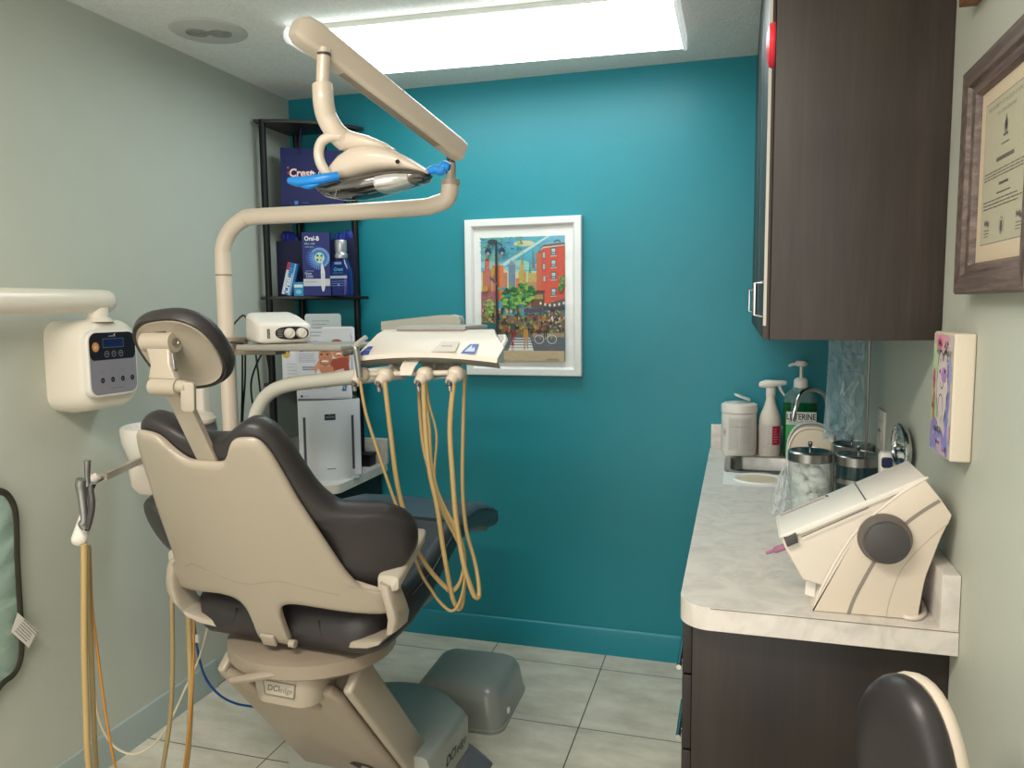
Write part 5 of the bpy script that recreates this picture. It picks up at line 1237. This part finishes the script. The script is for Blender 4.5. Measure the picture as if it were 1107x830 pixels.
# pad outline in the photo, given depth by turning the backrest to face along the wall
ctr = stp(965, 800); top = stp(968, 724)
bo = []
for k in range(36):
    a = 2*pi*k/36; c_, s_ = cos(a), sin(a); w_ = .066 if True else 0
    bo.append((.088*math.copysign(abs(c_)**.9, c_)*(1-.12*max(0, s_)), .135*math.copysign(abs(s_)**.8, s_)))
SC = V((ctr.x+.024, SBY, top.z-.142))
SM = M.Translation(SC) @ M.Rotation(radians(-62), 4, 'Z') @ M.Rotation(.12, 4, 'X')
cvs = lambda u, v: -1.6*u*u
mb = MB().star(bo, [(0, -.026), (.5, -.027), (.85, -.022), (.96, -.012), (1, .002), (.99, .012), (.95, .016), (0, .016)], cvs, (0, 0), smooth=False)
bmesh.ops.transform(mb.bm, matrix=SM, verts=mb.bm.verts); obj('backrest_pad', mb, m_vinyl, t, 60)
mb = MB().star(bo, [(0, .018), (.9, .017), (.97, .017), (.99, .024), (.96, .034), (.8, .042), (0, .045)], cvs, (0, 0), smooth=False)
bmesh.ops.transform(mb.bm, matrix=SM, verts=mb.bm.verts); obj('backrest_shell', mb, m_cream, t, 60)
sx, sy = .0, 1.06
bkp = SM @ V((0, .045, -.05))
obj('back_post', MB().tube([bkp, bkp+V((.0, 0, -.12)), V((bkp.x-.02, sy, .56)), V((sx+.1, sy, .53)), V((sx, sy, .53))], .013, 12), m_chrome, t)
obj('seat', MB().lathe([(0, .535), (.17, .535), (.185, .55), (.185, .575), (.17, .595), (0, .605)], (sx, sy, 0), 36), m_vinyl, t)
obj('gas_column', MB().lathe([(0, .08), (.028, .08), (.028, .3), (.018, .3), (.018, .535), (0, .535)], (sx, sy, 0), 24), m_chrome, t)
for k in range(5):
    a = 2*pi*k/5+.3; e = V((sx+.24*cos(a), sy+.24*sin(a), .07))
    lg = obj('base_leg', MB().tube([V((sx, sy, .1)), V((sx+.12*cos(a), sy+.12*sin(a), .09)), e], [.02, .017, .013], 10), m_chrome, t)
    obj('caster', MB().lathe([(0, -.012), (.024, -.012), (.027, -.008), (.027, .008), (.024, .012), (0, .012)], mx=M.Translation(V((e.x, e.y, .027))) @ M.Rotation(a, 4, 'Z') @ M.Rotation(pi/2, 4, 'X'), seg=20).tube([e, V((e.x, e.y, .05))], .006, 8, sm=False), m_black, lg)

# ================================================================== delivery post, light, tray, spittoon, assistant's holder
PY = 2.07; PX = -1.535
t = thing('light_post', 'tall beige tubular post bent over the chair to carry the dental light', 'post', (PX, PY, .62))
pr = .0245
zh = at(380, 229, PY).z
bend = [V((PX, PY, .70)), V((PX, PY, 1.0)), V((PX, PY, 1.5)), V((PX, PY, zh-.12))] + [V((PX+.12-.12*cos(radians(a)), PY, zh-.12+.12*sin(radians(a)))) for a in range(15, 91, 15)]
e0 = at(462, 224, PY); bend += [V((-1.1, PY, zh)), V((e0.x-.03, PY, e0.z))]
e1 = at(484, 214, PY); e2 = at(487, 196, PY)
bend += [V((e0.x+.02, PY, e0.z+.006)), e1, e2]
obj('tube', MB().tube(bend, pr, 22, n=4), m_cream, t)
obj('sleeve_ring', MB().lathe([(pr-.001, 0), (pr+.0012, 0), (pr+.0012, .004), (pr-.001, .004), (pr-.001, 0)], (PX, PY, at(243, 298, PY).z), 28), m_beige2, t)
obj('collar', MB().tube([e2+V((0, 0, -.01)), e2+V((0, 0, .004))], pr+.002, 22, sm=False).tube([e2, e2+V((.003, 0, .05))], .014, 16, sm=False), m_beige, t)
obj('chair_mount', MB().box((PX-.035, PY-.05, .69), (PX+.24, PY+.045, .735), .012), m_beige2, t)

t = thing('dental_light', 'cream dental light with a swinging arm, smoked reflector and blue film on its handles', 'dental light', e2+V((0, 0, .03)))
B0 = at(492, 160, 2.05); B1 = at(338, 40, 1.66)
d_ = (B1-B0).normalized(); side = V((0, 0, 1)).cross(d_).normalized(); upv = d_.cross(side)
if upv.z < 0: upv = -upv; side = -side
LB = (B1-B0).length
def bsec(s, w, h, dz=0): 
    c_ = B0+d_*s+upv*dz
    return [c_+side*x+upv*y for x, y in rrect(-w, -h, w, h, min(w, h)*.45, 5)]
arm_ = obj('arm', MB().rings([bsec(-.028, .014, .016), bsec(-.022, .022, .026), bsec(0, .024, .028), bsec(LB*.5, .025, .030), bsec(LB*.85, .026, .032), bsec(LB, .028, .034, -.001), bsec(LB+.03, .027, .032, -.004), bsec(LB+.048, .02, .022, -.008)]), m_cream, t)
obj('arm_groove', MB().rings([[B0+d_*s+upv*(-.0305 if s > .3 else -.0285)+side*x+upv*y for x, y in rrect(-.012, -.002, .012, .002, .001, 2)] for s in (.06, LB*.8)]), m_beige2, arm_)
obj('pivot', MB().tube([e2+V((0, 0, .03)), e2+V((.003, 0, .075))], .012, 14, sm=False), m_dkgrey, arm_)
ye = 1.665
dn0 = at(350, 52, ye); dn1 = at(348.5, 92, ye)
obj('drop_stem', MB().tube([dn0, dn1+V((0, 0, -.01))], .0155, 18, sm=False), m_cream, t)
obj('stem_recess', MB().tube([dn0+V((0, 0, -.012)), dn0+V((0, 0, -.018))], [.0166, .0160], 18, sm=False), m_dkgrey, t)
npts = [at(348.5, 91, ye), at(349, 96, ye), at(350, 112, ye), at(354, 128, ye+.01), at(363, 143, ye+.02), at(374, 153, ye+.04)]
obj('neck', MB().tube(npts, [.0235, .0245, .0245, .0245, .025, .026], 22), m_cream, t)
yl = 1.72
def hsec(px, pt, pb, hd, n=24, pw=.75, Yc=None):
    Yc = Yc or yl
    a, b = at(px, pt, Yc), at(px, pb, Yc); c_ = (a+b)/2; hh = (a.z-b.z)/2
    return [V((c_.x, Yc+hd*math.copysign(abs(cos(2*pi*k/n))**pw, cos(2*pi*k/n)), c_.z+hh*math.copysign(abs(sin(2*pi*k/n))**pw, sin(2*pi*k/n)))) for k in range(n)]
head = obj('head', MB().rings([hsec(351, 194, 198, .02), hsec(356, 189, 199, .03), hsec(364, 179, 199, .042), hsec(374, 168, 198, .05), hsec(386, 161, 195, .055), hsec(400, 158, 191, .058), hsec(415, 159, 188, .056), hsec(430, 164, 186, .05), hsec(445, 172, 186, .042), hsec(457, 180, 187.5, .03), hsec(465, 186, 190, .018)]), m_cream, t, 60)
obj('cowl', MB().rings([hsec(366, 142, 160, .03), hsec(376, 140, 166, .038), hsec(388, 144, 166, .045), hsec(402, 148, 164, .045), hsec(416, 154, 164, .035), hsec(426, 160.5, 164, .015)]), m_cream, head, 60)
refl = MB().rings([hsec(344.5, 198.5, 200.5, .02), hsec(349, 198, 206, .045), hsec(357, 198, 214, .055), hsec(370, 197, 216, .062), hsec(390, 194, 215, .066), hsec(405, 190, 212, .066), hsec(420, 187, 208, .062), hsec(436, 185.5, 204, .055), hsec(450, 185, 200, .042), hsec(460, 186, 197, .035), hsec(466, 188, 191, .012)])
obj('reflector', refl, m_reflect, head, 60)
obj('lamp_window', MB().rings([hsec(414, 191, 209, .05, Yc=yl-.02), hsec(424, 189, 207, .048, Yc=yl-.022), hsec(434, 188, 204, .042, Yc=yl-.02), hsec(446, 188, 199.5, .03, Yc=yl-.018)]), mat('lamp window', (206, 206, 202), .1, .5), head, 60)
obj('lens_strip', MB().tube([at(352, 200, yl-.048), at(366, 200, yl-.060), at(362, 213, yl-.062), at(356, 210, yl-.055), at(352, 200, yl-.048)], .0016, 6, sm=False), m_chrome, head)
obj('handle_loop', MB().tube([at(368, 148, yl-.04), at(357, 148, yl-.05), at(348, 153, yl-.055), at(344.5, 164, yl-.055), at(346.5, 176, yl-.055), at(353, 187, yl-.05), at(360, 193, yl-.04)], .0118, 16), m_cream, head)
obj('screw', MB().lathe([(0, 0), (.005, 0), (.005, .003), (0, .003)], mx=frame(at(430, 175, yl-.05), (1, 0, 0), (0, .35, .94)), seg=14), m_black, head)
fl = MB().tube([at(366, 190, yl-.06), at(352, 192.5, yl-.075), at(338, 195, yl-.08), at(322, 196.5, yl-.08), at(312, 195, yl-.08)], [.010, .0115, .0125, .012, .007], 14)
fl.tube([at(345, 198, yl-.08), at(334, 201, yl-.08), at(324, 200, yl-.08)], [.004, .008, .004], 10)
obj('side_handle', fl, m_film, head, label='side handle wrapped in blue film')
obj('side_handle', MB().tube([at(463, 186, yl), at(470, 183, yl), at(476, 184, yl), at(481, 180, yl), at(486, 181, yl)], [.009, .011, .012, .014, .008], 12).tube([at(474, 183, yl), at(483, 186, yl)], [.01, .005], 8, sm=False), m_film, head, label='side handle wrapped in blue film')

# shelf on the post and the scaler unit on it
zs_ = at(310, 372, 2.03).z
t = thing('post_shelf', 'small grey shelf clamped to the light post', 'shelf', (PX, PY, zs_-.02))
xs0, xs1 = at(262, 372, 2.02).x, at(375, 372, 2.02).x
obj('plate', MB().box((xs0, 1.985, zs_-.018), (xs1, 2.22, zs_), .006), mat('grey shelf plate', (160, 156, 148), .35), t)
obj('clamp', MB().box((PX-.034, PY-.045, zs_-.032), (PX+.05, PY+.045, zs_+.018), .008), m_beige2, t)
obj('under_rib', MB().box((PX+.03, PY-.03, zs_-.034), (xs0+.10, PY+.03, zs_-.017), .004), m_beige2, t)
sz = zs_+.001
SU = V((-1.312, 2.052, sz)); sd = V((.64, .77, 0)).normalized(); sn = V((sd.y, -sd.x, 0))
t = thing('scaler_unit', 'small white ultrasonic scaler unit with two knobs on the post shelf', 'scaler', SU)
SM_ = M(((sd.x, -sn.x, 0, SU.x), (sd.y, -sn.y, 0, SU.y), (0, 0, 1, SU.z), (0, 0, 0, 1)))
w_ = .080
def ssec(y, z0, z1, s, sk=0): return [SM_ @ V((sk+x*w_*s, y, z)) for x, z in [(p[0], z0+(p[1]+1)/2*(z1-z0)) for p in rrect(-1, -1, 1, 1, .32, 6)]]
obj('case', MB().rings([ssec(-.005, .008, .050, .80), ssec(0, .003, .058, .93), ssec(.008, 0, .062, 1), ssec(.05, 0, .072, 1), ssec(.10, 0, .086, .98), ssec(.15, 0, .094, .95), ssec(.172, .006, .084, .88)]), m_white, t, 50)
FP = SM_ @ M.Translation(V((0, -.0045, .031))) @ M.Rotation(pi/2, 4, 'X')
f = Flat(FP, .0012)
f.poly([(w_*.22+w_*.64*math.copysign(abs(cos(k*pi/15))**.7, cos(k*pi/15)), .0005+.0195*math.copysign(abs(sin(k*pi/15))**.8, sin(k*pi/15))) for k in range(30)], (40, 38, 40)); f.lines(-w_*.34, -w_*.1, -.011, .012, 5, .0015, (170, 170, 170), .3); f.rect(-w_*.72, -.014, -w_*.62, .014, (70, 66, 70)); f.line([(-w_*.67+.001*sin(k), -.012+.0024*k) for k in range(11)], .0016, (214, 214, 214))
f.done('front_panel', t)
for x in (w_*.10, w_*.56):
    km = FP @ M.Translation(V((x, 0, .0015)))
    k_ = obj('knob', MB().lathe([(0, 0), (.0155, 0), (.0155, .008), (.013, .018), (0, .019)], mx=km, seg=24), m_white, t)
    obj('knob_ridge', MB().box((-.002, -.013, .018), (.002, .013, .021), .0006, mx=km @ M.Rotation(-.6, 4, 'Z')), m_white2, k_)
bk = SM_ @ V((-w_*.9, .15, .07))
obj('cable', MB().tube([bk, bk+V((-.03, .02, .015)), bk+V((-.055, 0, -.02)), bk+V((-.05, -.03, -.06)), bk+V((-.01, -.07, -.066)), bk+V((.05, -.1, -.067))], .003, 8), m_black, t)
t = thing('shelf_cables', 'loose black cables dangling under the post shelf', 'cable', (-1.4, 2.2, .9))
for pts in ([(262, 372, 2.12), (262, 420, 2.13), (261, 462, 2.15), (260, 540, 2.15)], [(265, 374, 2.12), (265, 410, 2.13), (262, 462, 2.15), (263, 540, 2.16)],
            [(276, 378, 2.16), (281, 420, 2.3), (286, 470, 2.35), (291, 540, 2.4)], [(288, 374, 2.14), (279, 390, 2.16), (272, 410, 2.17), (272, 428, 2.17), (275, 444, 2.17)], [(287, 374, 2.14), (291, 400, 2.18), (292, 430, 2.2), (293, 470, 2.2)]):
    obj('cable', MB().tube([at(*p) for p in pts], .0032, 8), m_black, t)

# tray arm
TY = 1.95
t = thing('tray_arm', 'beige tubular arm bent sideways from beside the chair to hold the instrument tray', 'arm', at(275, 470, 2.03))
obj('tube', MB().tube([V((at(275, 470, 2.03).x, 2.03, .735)), at(275, 520, 2.03), at(275, 465, 2.03), at(278, 445, 2.03), at(290, 426, 2.03), at(312, 416, 2.025), at(350, 411, 2.02), at(400, 406, 2.0), at(436, 402, 2.0)], .0212, 22), mat('pale arm enamel', (206, 204, 192), .3, coat=.2), t)

# instrument tray head
t = thing('instrument_tray', 'cream instrument tray head with a grey mat top, control stickers and handpiece rail', 'instrument tray', at(460, 395, TY))
fl_, fr_2 = at(389, 386, 1.83), at(541, 391, 1.83)
x0, x1 = fl_.x, fr_2.x
xb0, xb1 = at(434, 351, 2.08).x, at(533, 352, 2.08).x
def tsec(x, k):  # side profile of the shell, k 0..1 from left to right
    sag = .012*(2*k-1)**2
    zb = 1.372-sag+.002; e = .012 if 0 < k < 1 else 0
    return [V((x, 1.80, zb)), V((x, 1.805, zb+.011)), V((x, 1.86, zb+.035+.006*(1-(2*k-1)**2))), V((x+(xb0+(xb1-xb0)*k-x)*.45, 1.93, 1.428)), V((x+(xb0+(xb1-xb0)*k-x)*.6, 1.97, 1.438)), V((xb0+(xb1-xb0)*k, 2.08, 1.436)), V((xb0+(xb1-xb0)*k, 2.11, 1.425)), V((xb0+(xb1-xb0)*k, 2.11, 1.39)), V((x, 1.86, zb-.004))]
n = 14
hd_ = obj('shell', MB().rings([tsec(x0+(x1-x0)*(.5-.5*cos(pi*k/n))+.0, .5-.5*cos(pi*k/n)) for k in range(n+1)]), m_white2, t, 30)
tb = [V((x, y, z)) for x, y, z in ()]
def under(x, k):
    sag = .012*(2*k-1)**2; zb = 1.372-sag
    return [V((x, 1.812, zb+.0)), V((xb0+(xb1-xb0)*k, 2.09, 1.392)), V((xb0+(xb1-xb0)*k, 2.09, 1.372)), V((x, 1.85, zb-.016))]
obj('underside', MB().rings([under(x0+.006+(x1-x0-.012)*k/10, k/10) for k in range(11)]), mat('tray underside grey', (150, 146, 134), .4), t, 30)
obj('mat_top', MB().prism([(at(428, 357, 1.96).x, 1.96), (at(503, 357, 1.96).x, 1.96), (at(527, 350, 2.085).x, 2.085), (at(455, 350, 2.085).x, 2.085)], 1.437, 1.449, .003, 2), mat('grey silicone mat', (158, 158, 156), .5), t)
# stickers on the sloping front
A_ = V((0, 1.805, 1.385)); B_ = V((0, 1.86, 1.412))
sl = (V((0, 1.93, 1.428))-V((0, 1.86, 1.409))).normalized()
def sticker(px0, px1, lab, cols, k):
    a = at(px0, 380, 1.835); b = at(px1, 380, 1.835); sag = .012*(2*k-1)**2; zb = 1.372-sag+.002
    p0 = V((a.x, 1.806, zb+.0118)); p1 = V((a.x, 1.859, zb+.0345+.006*(1-(2*k-1)**2)))
    L2 = (p1-p0).length
    f = Flat(frame(p0, (1, 0, 0), p1-p0), .0014)
    w = b.x-a.x
    f.poly([(0, .004), (w, .004), (w-.004, L2-.006), (.012, L2-.006)], cols[0]); f.lines(w*.3, w*.75, L2*.4, L2*.65, 1, .007, cols[1], 0, 2)
    if len(cols) > 2: f.poly([(w*.25, L2*.25), (w*.5, L2*.85), (w*.62, L2*.5), (w*.75, L2*.65), (w*.9, L2*.25)], cols[2])
    f.done('sticker', hd_, m_gloss, label=lab)
sticker(391, 406, 'blue control sticker', [(40, 66, 160), (120, 140, 206)], .05)
sticker(500, 517, 'blue and white control sticker', [(56, 92, 178), (90, 124, 200), (200, 214, 240)], .82)
sticker(470, 496, 'pale control sticker', [(222, 216, 206), (176, 170, 170)], .6)
# right side wing handle, block and brackets beneath, back arm
wg = [at(531, 383, 1.86), at(541, 379, 1.86), at(546.5, 368, 1.90), at(545, 364, 1.96), at(538, 364, 2.0), at(534, 376, 1.92)]
obj('side_handle', MB().rings([[p + V((0, 0, dz)) for p in wg] for dz in (-.006, .006)]).tube([wg[0], wg[1], wg[2], wg[3]], .007, 8, sm=False), m_white, t)
obj('valve_block', MB().box(at(456, 400, 1.93), at(500, 386, 2.0), .006), mat('taupe valve block', (140, 130, 118), .45), t)
for x_ in (470, 483): obj('valve_button', MB().lathe([(0, 0), (.006, 0), (.006, .004), (0, .004)], mx=frame(at(x_, 395, 1.93), (1, 0, 0), (0, 0, 1)), seg=14), m_grey, t)
obj('front_grip', MB().rings([[p + V((dx, 0, 0)) for dx in ()] for p in ()] if False else [[at(px+dx, py, Y) + V((0, 0, 0)) for dx, py2 in ((-w, 0), (w, 0))] + [at(px+dx, py, Y)+V((0, .012, .004)) for dx in (w, -w)] for px, py, Y, w in ((449, 386, 1.845, 9), (444, 391, 1.82, 8.5), (440, 398, 1.805, 7.5), (438.5, 405.5, 1.80, 6))]), m_white2, t)
obj('pivot_block', MB().box(at(420, 401, 1.99), at(433, 388, 2.03), .004), m_white2, t)
obj('back_arm', MB().rings([[V((at(px, (pt+pb)/2, Y).x, Y+dy*.02, at(px, (pt if s > 0 else pb), Y).z)) for dy, s in ((-1, 1), (1, 1), (1, -1), (-1, -1))] for px, pt, pb, Y in ((415, 347.5, 357, 2.24), (440, 344.5, 356, 2.22), (478, 340.5, 354, 2.2), (490, 340, 353, 2.2), (498, 342, 352, 2.2), (500, 346, 351, 2.2))]), mat('grey rear arm', (178, 178, 168), .35), t)
# rail with four holders, each with its hose
ry_ = 1.835
rl0, rl1 = at(384, 404.5, ry_), at(503, 402.5, ry_)
obj('rail', MB().tube([rl0, rl1], .0072, 12, sm=False).tube([at(428, 404, ry_), at(428, 394, 1.9)], .008, 10, sm=False).tube([at(497, 402.5, ry_), at(497, 393, 1.9)], .006, 10, sm=False).tube([at(468, 409, ry_+.03), at(498, 406, ry_+.02)], .003, 8, sm=False), m_cream, t)
holders = [(391, 405), (417, 405.5), (459.5, 404.5), (493, 404)]
for hx, hy in holders:
    c_ = at(hx, hy, ry_-.012)
    mb = MB().ell(c_, (.021, .024, .020), pw=.85).tube([c_+V((0, -.006, 0)), c_+V((-.006, -.030, -.020))], [.018, .013], 16, sm=False)
    h_ = obj('handpiece_holder', mb, m_cream, t)
    obj('holder_slot', MB().tube([c_+V((-.004, -.027, -.010)), c_+V((-.007, -.034, -.027))], [.007, .0075], 10, sm=False), m_dkgrey, h_)
    obj('hose_nipple', MB().tube([c_+V((-.007, -.029, -.022)), c_+V((-.005, -.029, -.04))], .0058, 10, sm=False), m_dksteel, h_)
t2_ = thing('air_water_syringe', 'slim grey syringe handpiece standing in the leftmost holder of the instrument tray', 'syringe', at(388, 400, ry_-.045))
obj('grip', MB().tube([at(389, 408, ry_-.05), at(387.5, 395, ry_-.05), at(385, 378, ry_-.05), at(382.5, 374, ry_-.05)], [.0075, .0085, .0095, .007], 12), m_dksteel, t2_)
obj('nozzle', MB().tube([at(383, 375, ry_-.05), at(388, 370, ry_-.05), at(396, 364, ry_-.05)], [.008, .0065, .006], 10), mat('pale grey metal', (196, 194, 190), .3, .5), t2_)
obj('button', MB().tube([at(381, 381, ry_-.05), at(372, 382.5, ry_-.05)], [.005, .007], 10, sm=False), m_dkgrey, t2_)

hh = [('thin tan hose looping from the leftmost holder of the instrument tray', .0042, m_tan, [(389.5, 412), (394, 440), (401, 465), (421.5, 527), (438, 572), (454, 617), (466, 637), (475, 650), (487, 660), (495, 654), (501, 634), (503, 605), (497, 578), (481, 548), (470, 516), (472, 470), (464, 437), (461, 412)], 1.79, 1.90),
      ('tan hose looping from the second holder of the instrument tray', .0064, m_tan, [(416, 413), (419, 440), (422, 465), (428, 514), (436, 551), (448, 588), (462.5, 613), (479, 632), (489, 638.5), (498, 627), (501.5, 606), (495, 578), (478, 546), (467, 505), (464, 460), (458, 420)], 1.79, 1.92),
      ('tan hose looping from the third holder of the instrument tray', .0064, m_tan, [(457.5, 413), (460, 465), (464.5, 510), (472.5, 547), (479, 592), (487, 637), (492, 653), (496, 658), (500, 650), (502, 620), (497, 590), (478, 551), (463, 505), (456, 470), (452, 412)], 1.80, 1.94),
      ('tan hose looping from the rightmost holder of the instrument tray', .0068, m_tan, [(490.5, 413), (486.5, 461), (489, 510), (493, 560), (501, 608), (508, 632), (513, 644), (517.5, 644), (517, 628), (513, 606), (504, 572), (500, 527), (500.5, 470), (502.5, 404)], 1.80, 1.93)]
for lab, r, m, pts, ya, yb_ in hh:
    n = len(pts); P = [at(x, y, ya+(yb_-ya)*(k/(n-1))**1.5) for k, (x, y) in enumerate(pts)]
    t3 = thing('handpiece_hose', lab, 'hose', P[0], group='hoses of the instrument tray')
    k0 = n*3//5
    obj('hose', MB().tube(P, [r if k < k0 else r*.78 for k in range(n)], 12), m, t3)

# spittoon
cy_ = 2.03; cc = at(176, 464, cy_); cu = V((cc.x-.012, cy_, 0)); zr = at(176, 464, cy_-.08).z
t = thing('spittoon', 'white rinse bowl with a lid and filler spout at the far side of the chair', 'spittoon', (cu.x, cy_, zr-.12))
R_ = .116
obj('bowl', MB().lathe([(0, zr-.125), (.075, zr-.125), (.095, zr-.105), (R_-.004, zr-.05), (R_, zr-.012), (R_-.002, zr-.003), (R_-.009, zr), (R_-.018, zr-.006), (.06, zr-.05), (0, zr-.06)], cu, 44), m_white, t)
lc = at(203, 452, cy_-.02); lc = V((lc.x, cy_+.01, at(203, 458, cy_).z))
obj('lid', MB().lathe([(0, lc.z+.012), (.055, lc.z), (.064, lc.z+.006), (.066, lc.z+.016), (.055, lc.z+.03), (.03, lc.z+.036), (0, lc.z+.037)], (lc.x, lc.y, 0), 36), m_white2, t)
obj('lid_stand', MB().lathe([(0, zr-.02), (.05, zr-.02), (.045, lc.z+.006), (0, lc.z+.006)], (lc.x, lc.y+.03, 0), 24), m_greydk, t)
sp = at(217, 432, cy_+.05)
obj('filler_spout', MB().box((sp.x-.022, cy_+.035, zr-.01), (sp.x+.02, cy_+.075, at(217, 412, cy_+.05).z), .008), m_white2, t)
obj('body', MB().rings([[V((cu.x+x*s, cy_+y*s, z)) for x, y in rrect(-.08, -.08, .12, .09, .04, 6)] for s, z in ((.95, zr-.10), (1, zr-.14), (.95, zr-.19), (.75, zr-.215))]), m_white2, t)
obj('side_mount', MB().box((cu.x+.05, cy_-.03, zr-.19), (PX-.02, cy_+.04, zr-.15), .008), m_beige2, t)

# assistant's holder with suction handpieces
t = thing('suction_holder', "white bar holder on a jointed arm carrying suction handpieces beside the left wall", 'holder', at(92, 560, 1.55))
obj('arm', MB().tube([at(160, 496, 1.93), at(146, 500, 1.88), at(131, 507, 1.76), at(112, 515.5, 1.66)], [.0135, .013, .0125, .013], 4, sm=True, n=3), m_beige, t)
obj('link', MB().tube([at(114, 515, 1.67), at(104, 520, 1.64), at(99, 523, 1.63)], .006, 8), m_steel, t)
obj('bracket', MB().tube([at(106, 514, 1.63), at(99, 519, 1.62)], [.011, .013], 12, sm=False), m_white2, t)
bar0, bar1 = at(85.5, 583, 1.50), at(98, 545, 1.59)
obj('bar', MB().tube([bar0+(bar0-bar1).normalized()*.012, bar0+(bar0-bar1).normalized()*.008, bar0, bar0.lerp(bar1, .5), bar1], [.009, .0155, .0185, .0175, .016], 20, sm=False), m_white, t)
t = thing('suction_handpiece', 'grey metal suction handpiece standing in the front of the white bar holder', 'handpiece', at(91, 570, 1.50))
obj('body', MB().tube([at(92, 572, 1.495), at(90, 566, 1.495), at(91, 560, 1.495), at(88.5, 535, 1.50), at(87, 524, 1.50), at(88, 518, 1.50)], [.008, .012, .008, .0105, .0125, .0115], 16), m_dksteel, t)
obj('lever', MB().tube([at(97, 526, 1.52), at(99, 545, 1.51), at(97, 562, 1.50), at(94, 573, 1.50)], [.008, .009, .007, .006], 10), m_dkgrey, t)
t = thing('saliva_ejector', 'slim grey saliva ejector valve behind the suction handpiece, highest in the bar holder', 'handpiece', at(95, 520, 1.56))
obj('body', MB().tube([at(96, 548, 1.56), at(95.5, 530, 1.56), at(94.5, 515, 1.56), at(94.5, 503, 1.56), at(94.5, 497.5, 1.56)], [.009, .008, .0065, .008, .0085], 14), m_dksteel, t)
obj('valve', MB().tube([at(101, 522, 1.55), at(97, 534, 1.55)], [.008, .006], 10, sm=False), m_chrome, t)

# hoses of the assistant's side hang below the frame and rise again behind the chair
def hose(lab, r, m, pts, group='suction hoses beside the left wall'):
    P = [at(*p) for p in pts]; P = [V((p.x, p.y, max(p.z, r+.002))) for p in P]
    t = thing('suction_hose', lab, 'hose', P[0], group=group); obj('hose', MB().tube(P, r, 12), m, t)
hose('thick tan hose hanging straight down from the near end of the bar holder', .0078, m_tan, [(91, 588, 1.50), (91, 640, 1.50), (91, 700, 1.50), (93, 770, 1.50), (96, 830, 1.50), (110, 930, 1.55), (150, 985, 1.66), (186, 900, 1.75), (201, 830, 1.78), (206, 760, 1.78), (205, 700, 1.78), (203, 640, 1.80)])
hose('tan grey hose hanging just behind the thick tan hose of the bar holder', .0064, m_tan2, [(95, 590, 1.53), (96, 650, 1.53), (99, 720, 1.53), (104, 830, 1.54), (116, 960, 1.6), (146, 1000, 1.66), (165, 900, 1.72), (176, 830, 1.72), (184, 775, 1.72), (186.5, 720, 1.72), (186, 660, 1.72), (185, 610, 1.74)])
hose('thin amber hose swinging out below the bar holder', .0036, m_orange, [(97, 592, 1.54), (99, 650, 1.54), (106, 710, 1.54), (114, 770, 1.54), (125, 830, 1.55), (150, 960, 1.66), (190, 900, 1.74), (199, 830, 1.76), (205, 780, 1.76), (209, 720, 1.78), (210, 650, 1.8)])
hose('thin off-white tube looping low behind the tan hoses', .0034, m_whitehose, [(225, 676, 1.86), (215, 712, 1.86), (200, 745, 1.84), (182, 783, 1.84), (165, 805, 1.84), (143, 815, 1.82), (122, 805, 1.80), (108, 780, 1.76), (102, 745, 1.7), (100, 700, 1.6), (98, 610, 1.56)])
t = thing('air_line', 'blue air tube with a white tag running down to the chair base', 'tube', at(210, 670, 1.85))
obj('tube', MB().tube([at(209, 640, 1.86), at(210, 672, 1.86), at(214, 705, 1.86), at(222, 732, 1.87), (at(236, 750, 1.9)), at(254, 760, 1.95), at(275, 764, 2.0)], .0036, 10), m_bluehose, t)
obj('tag', MB().box((-.012, -.004, -.012), (.012, .004, .012), .002, mx=M.Translation(at(212, 690, 1.855))), m_white, t)

# ================================================================== light
def area(name, loc, rot, sx, sy, power, col=(1, 1, 1)):
    l = bpy.data.lights.new(name, 'AREA'); l.shape = 'RECTANGLE'; l.size = sx; l.size_y = sy; l.energy = power; l.color = col
    o = bpy.data.objects.new(name, l); COL.objects.link(o); o.location = loc; o.rotation_euler = rot; return o
area('second_fixture', (-.8, .2, CE-.03), (0, 0, 0), 1.2, .4, 29, (1, .92, .81))
w = bpy.data.worlds.new('world'); S.world = w; w.use_nodes = True
w.node_tree.nodes['Background'].inputs['Color'].default_value = (1, .96, .905, 1); w.node_tree.nodes['Background'].inputs['Strength'].default_value = 1.5
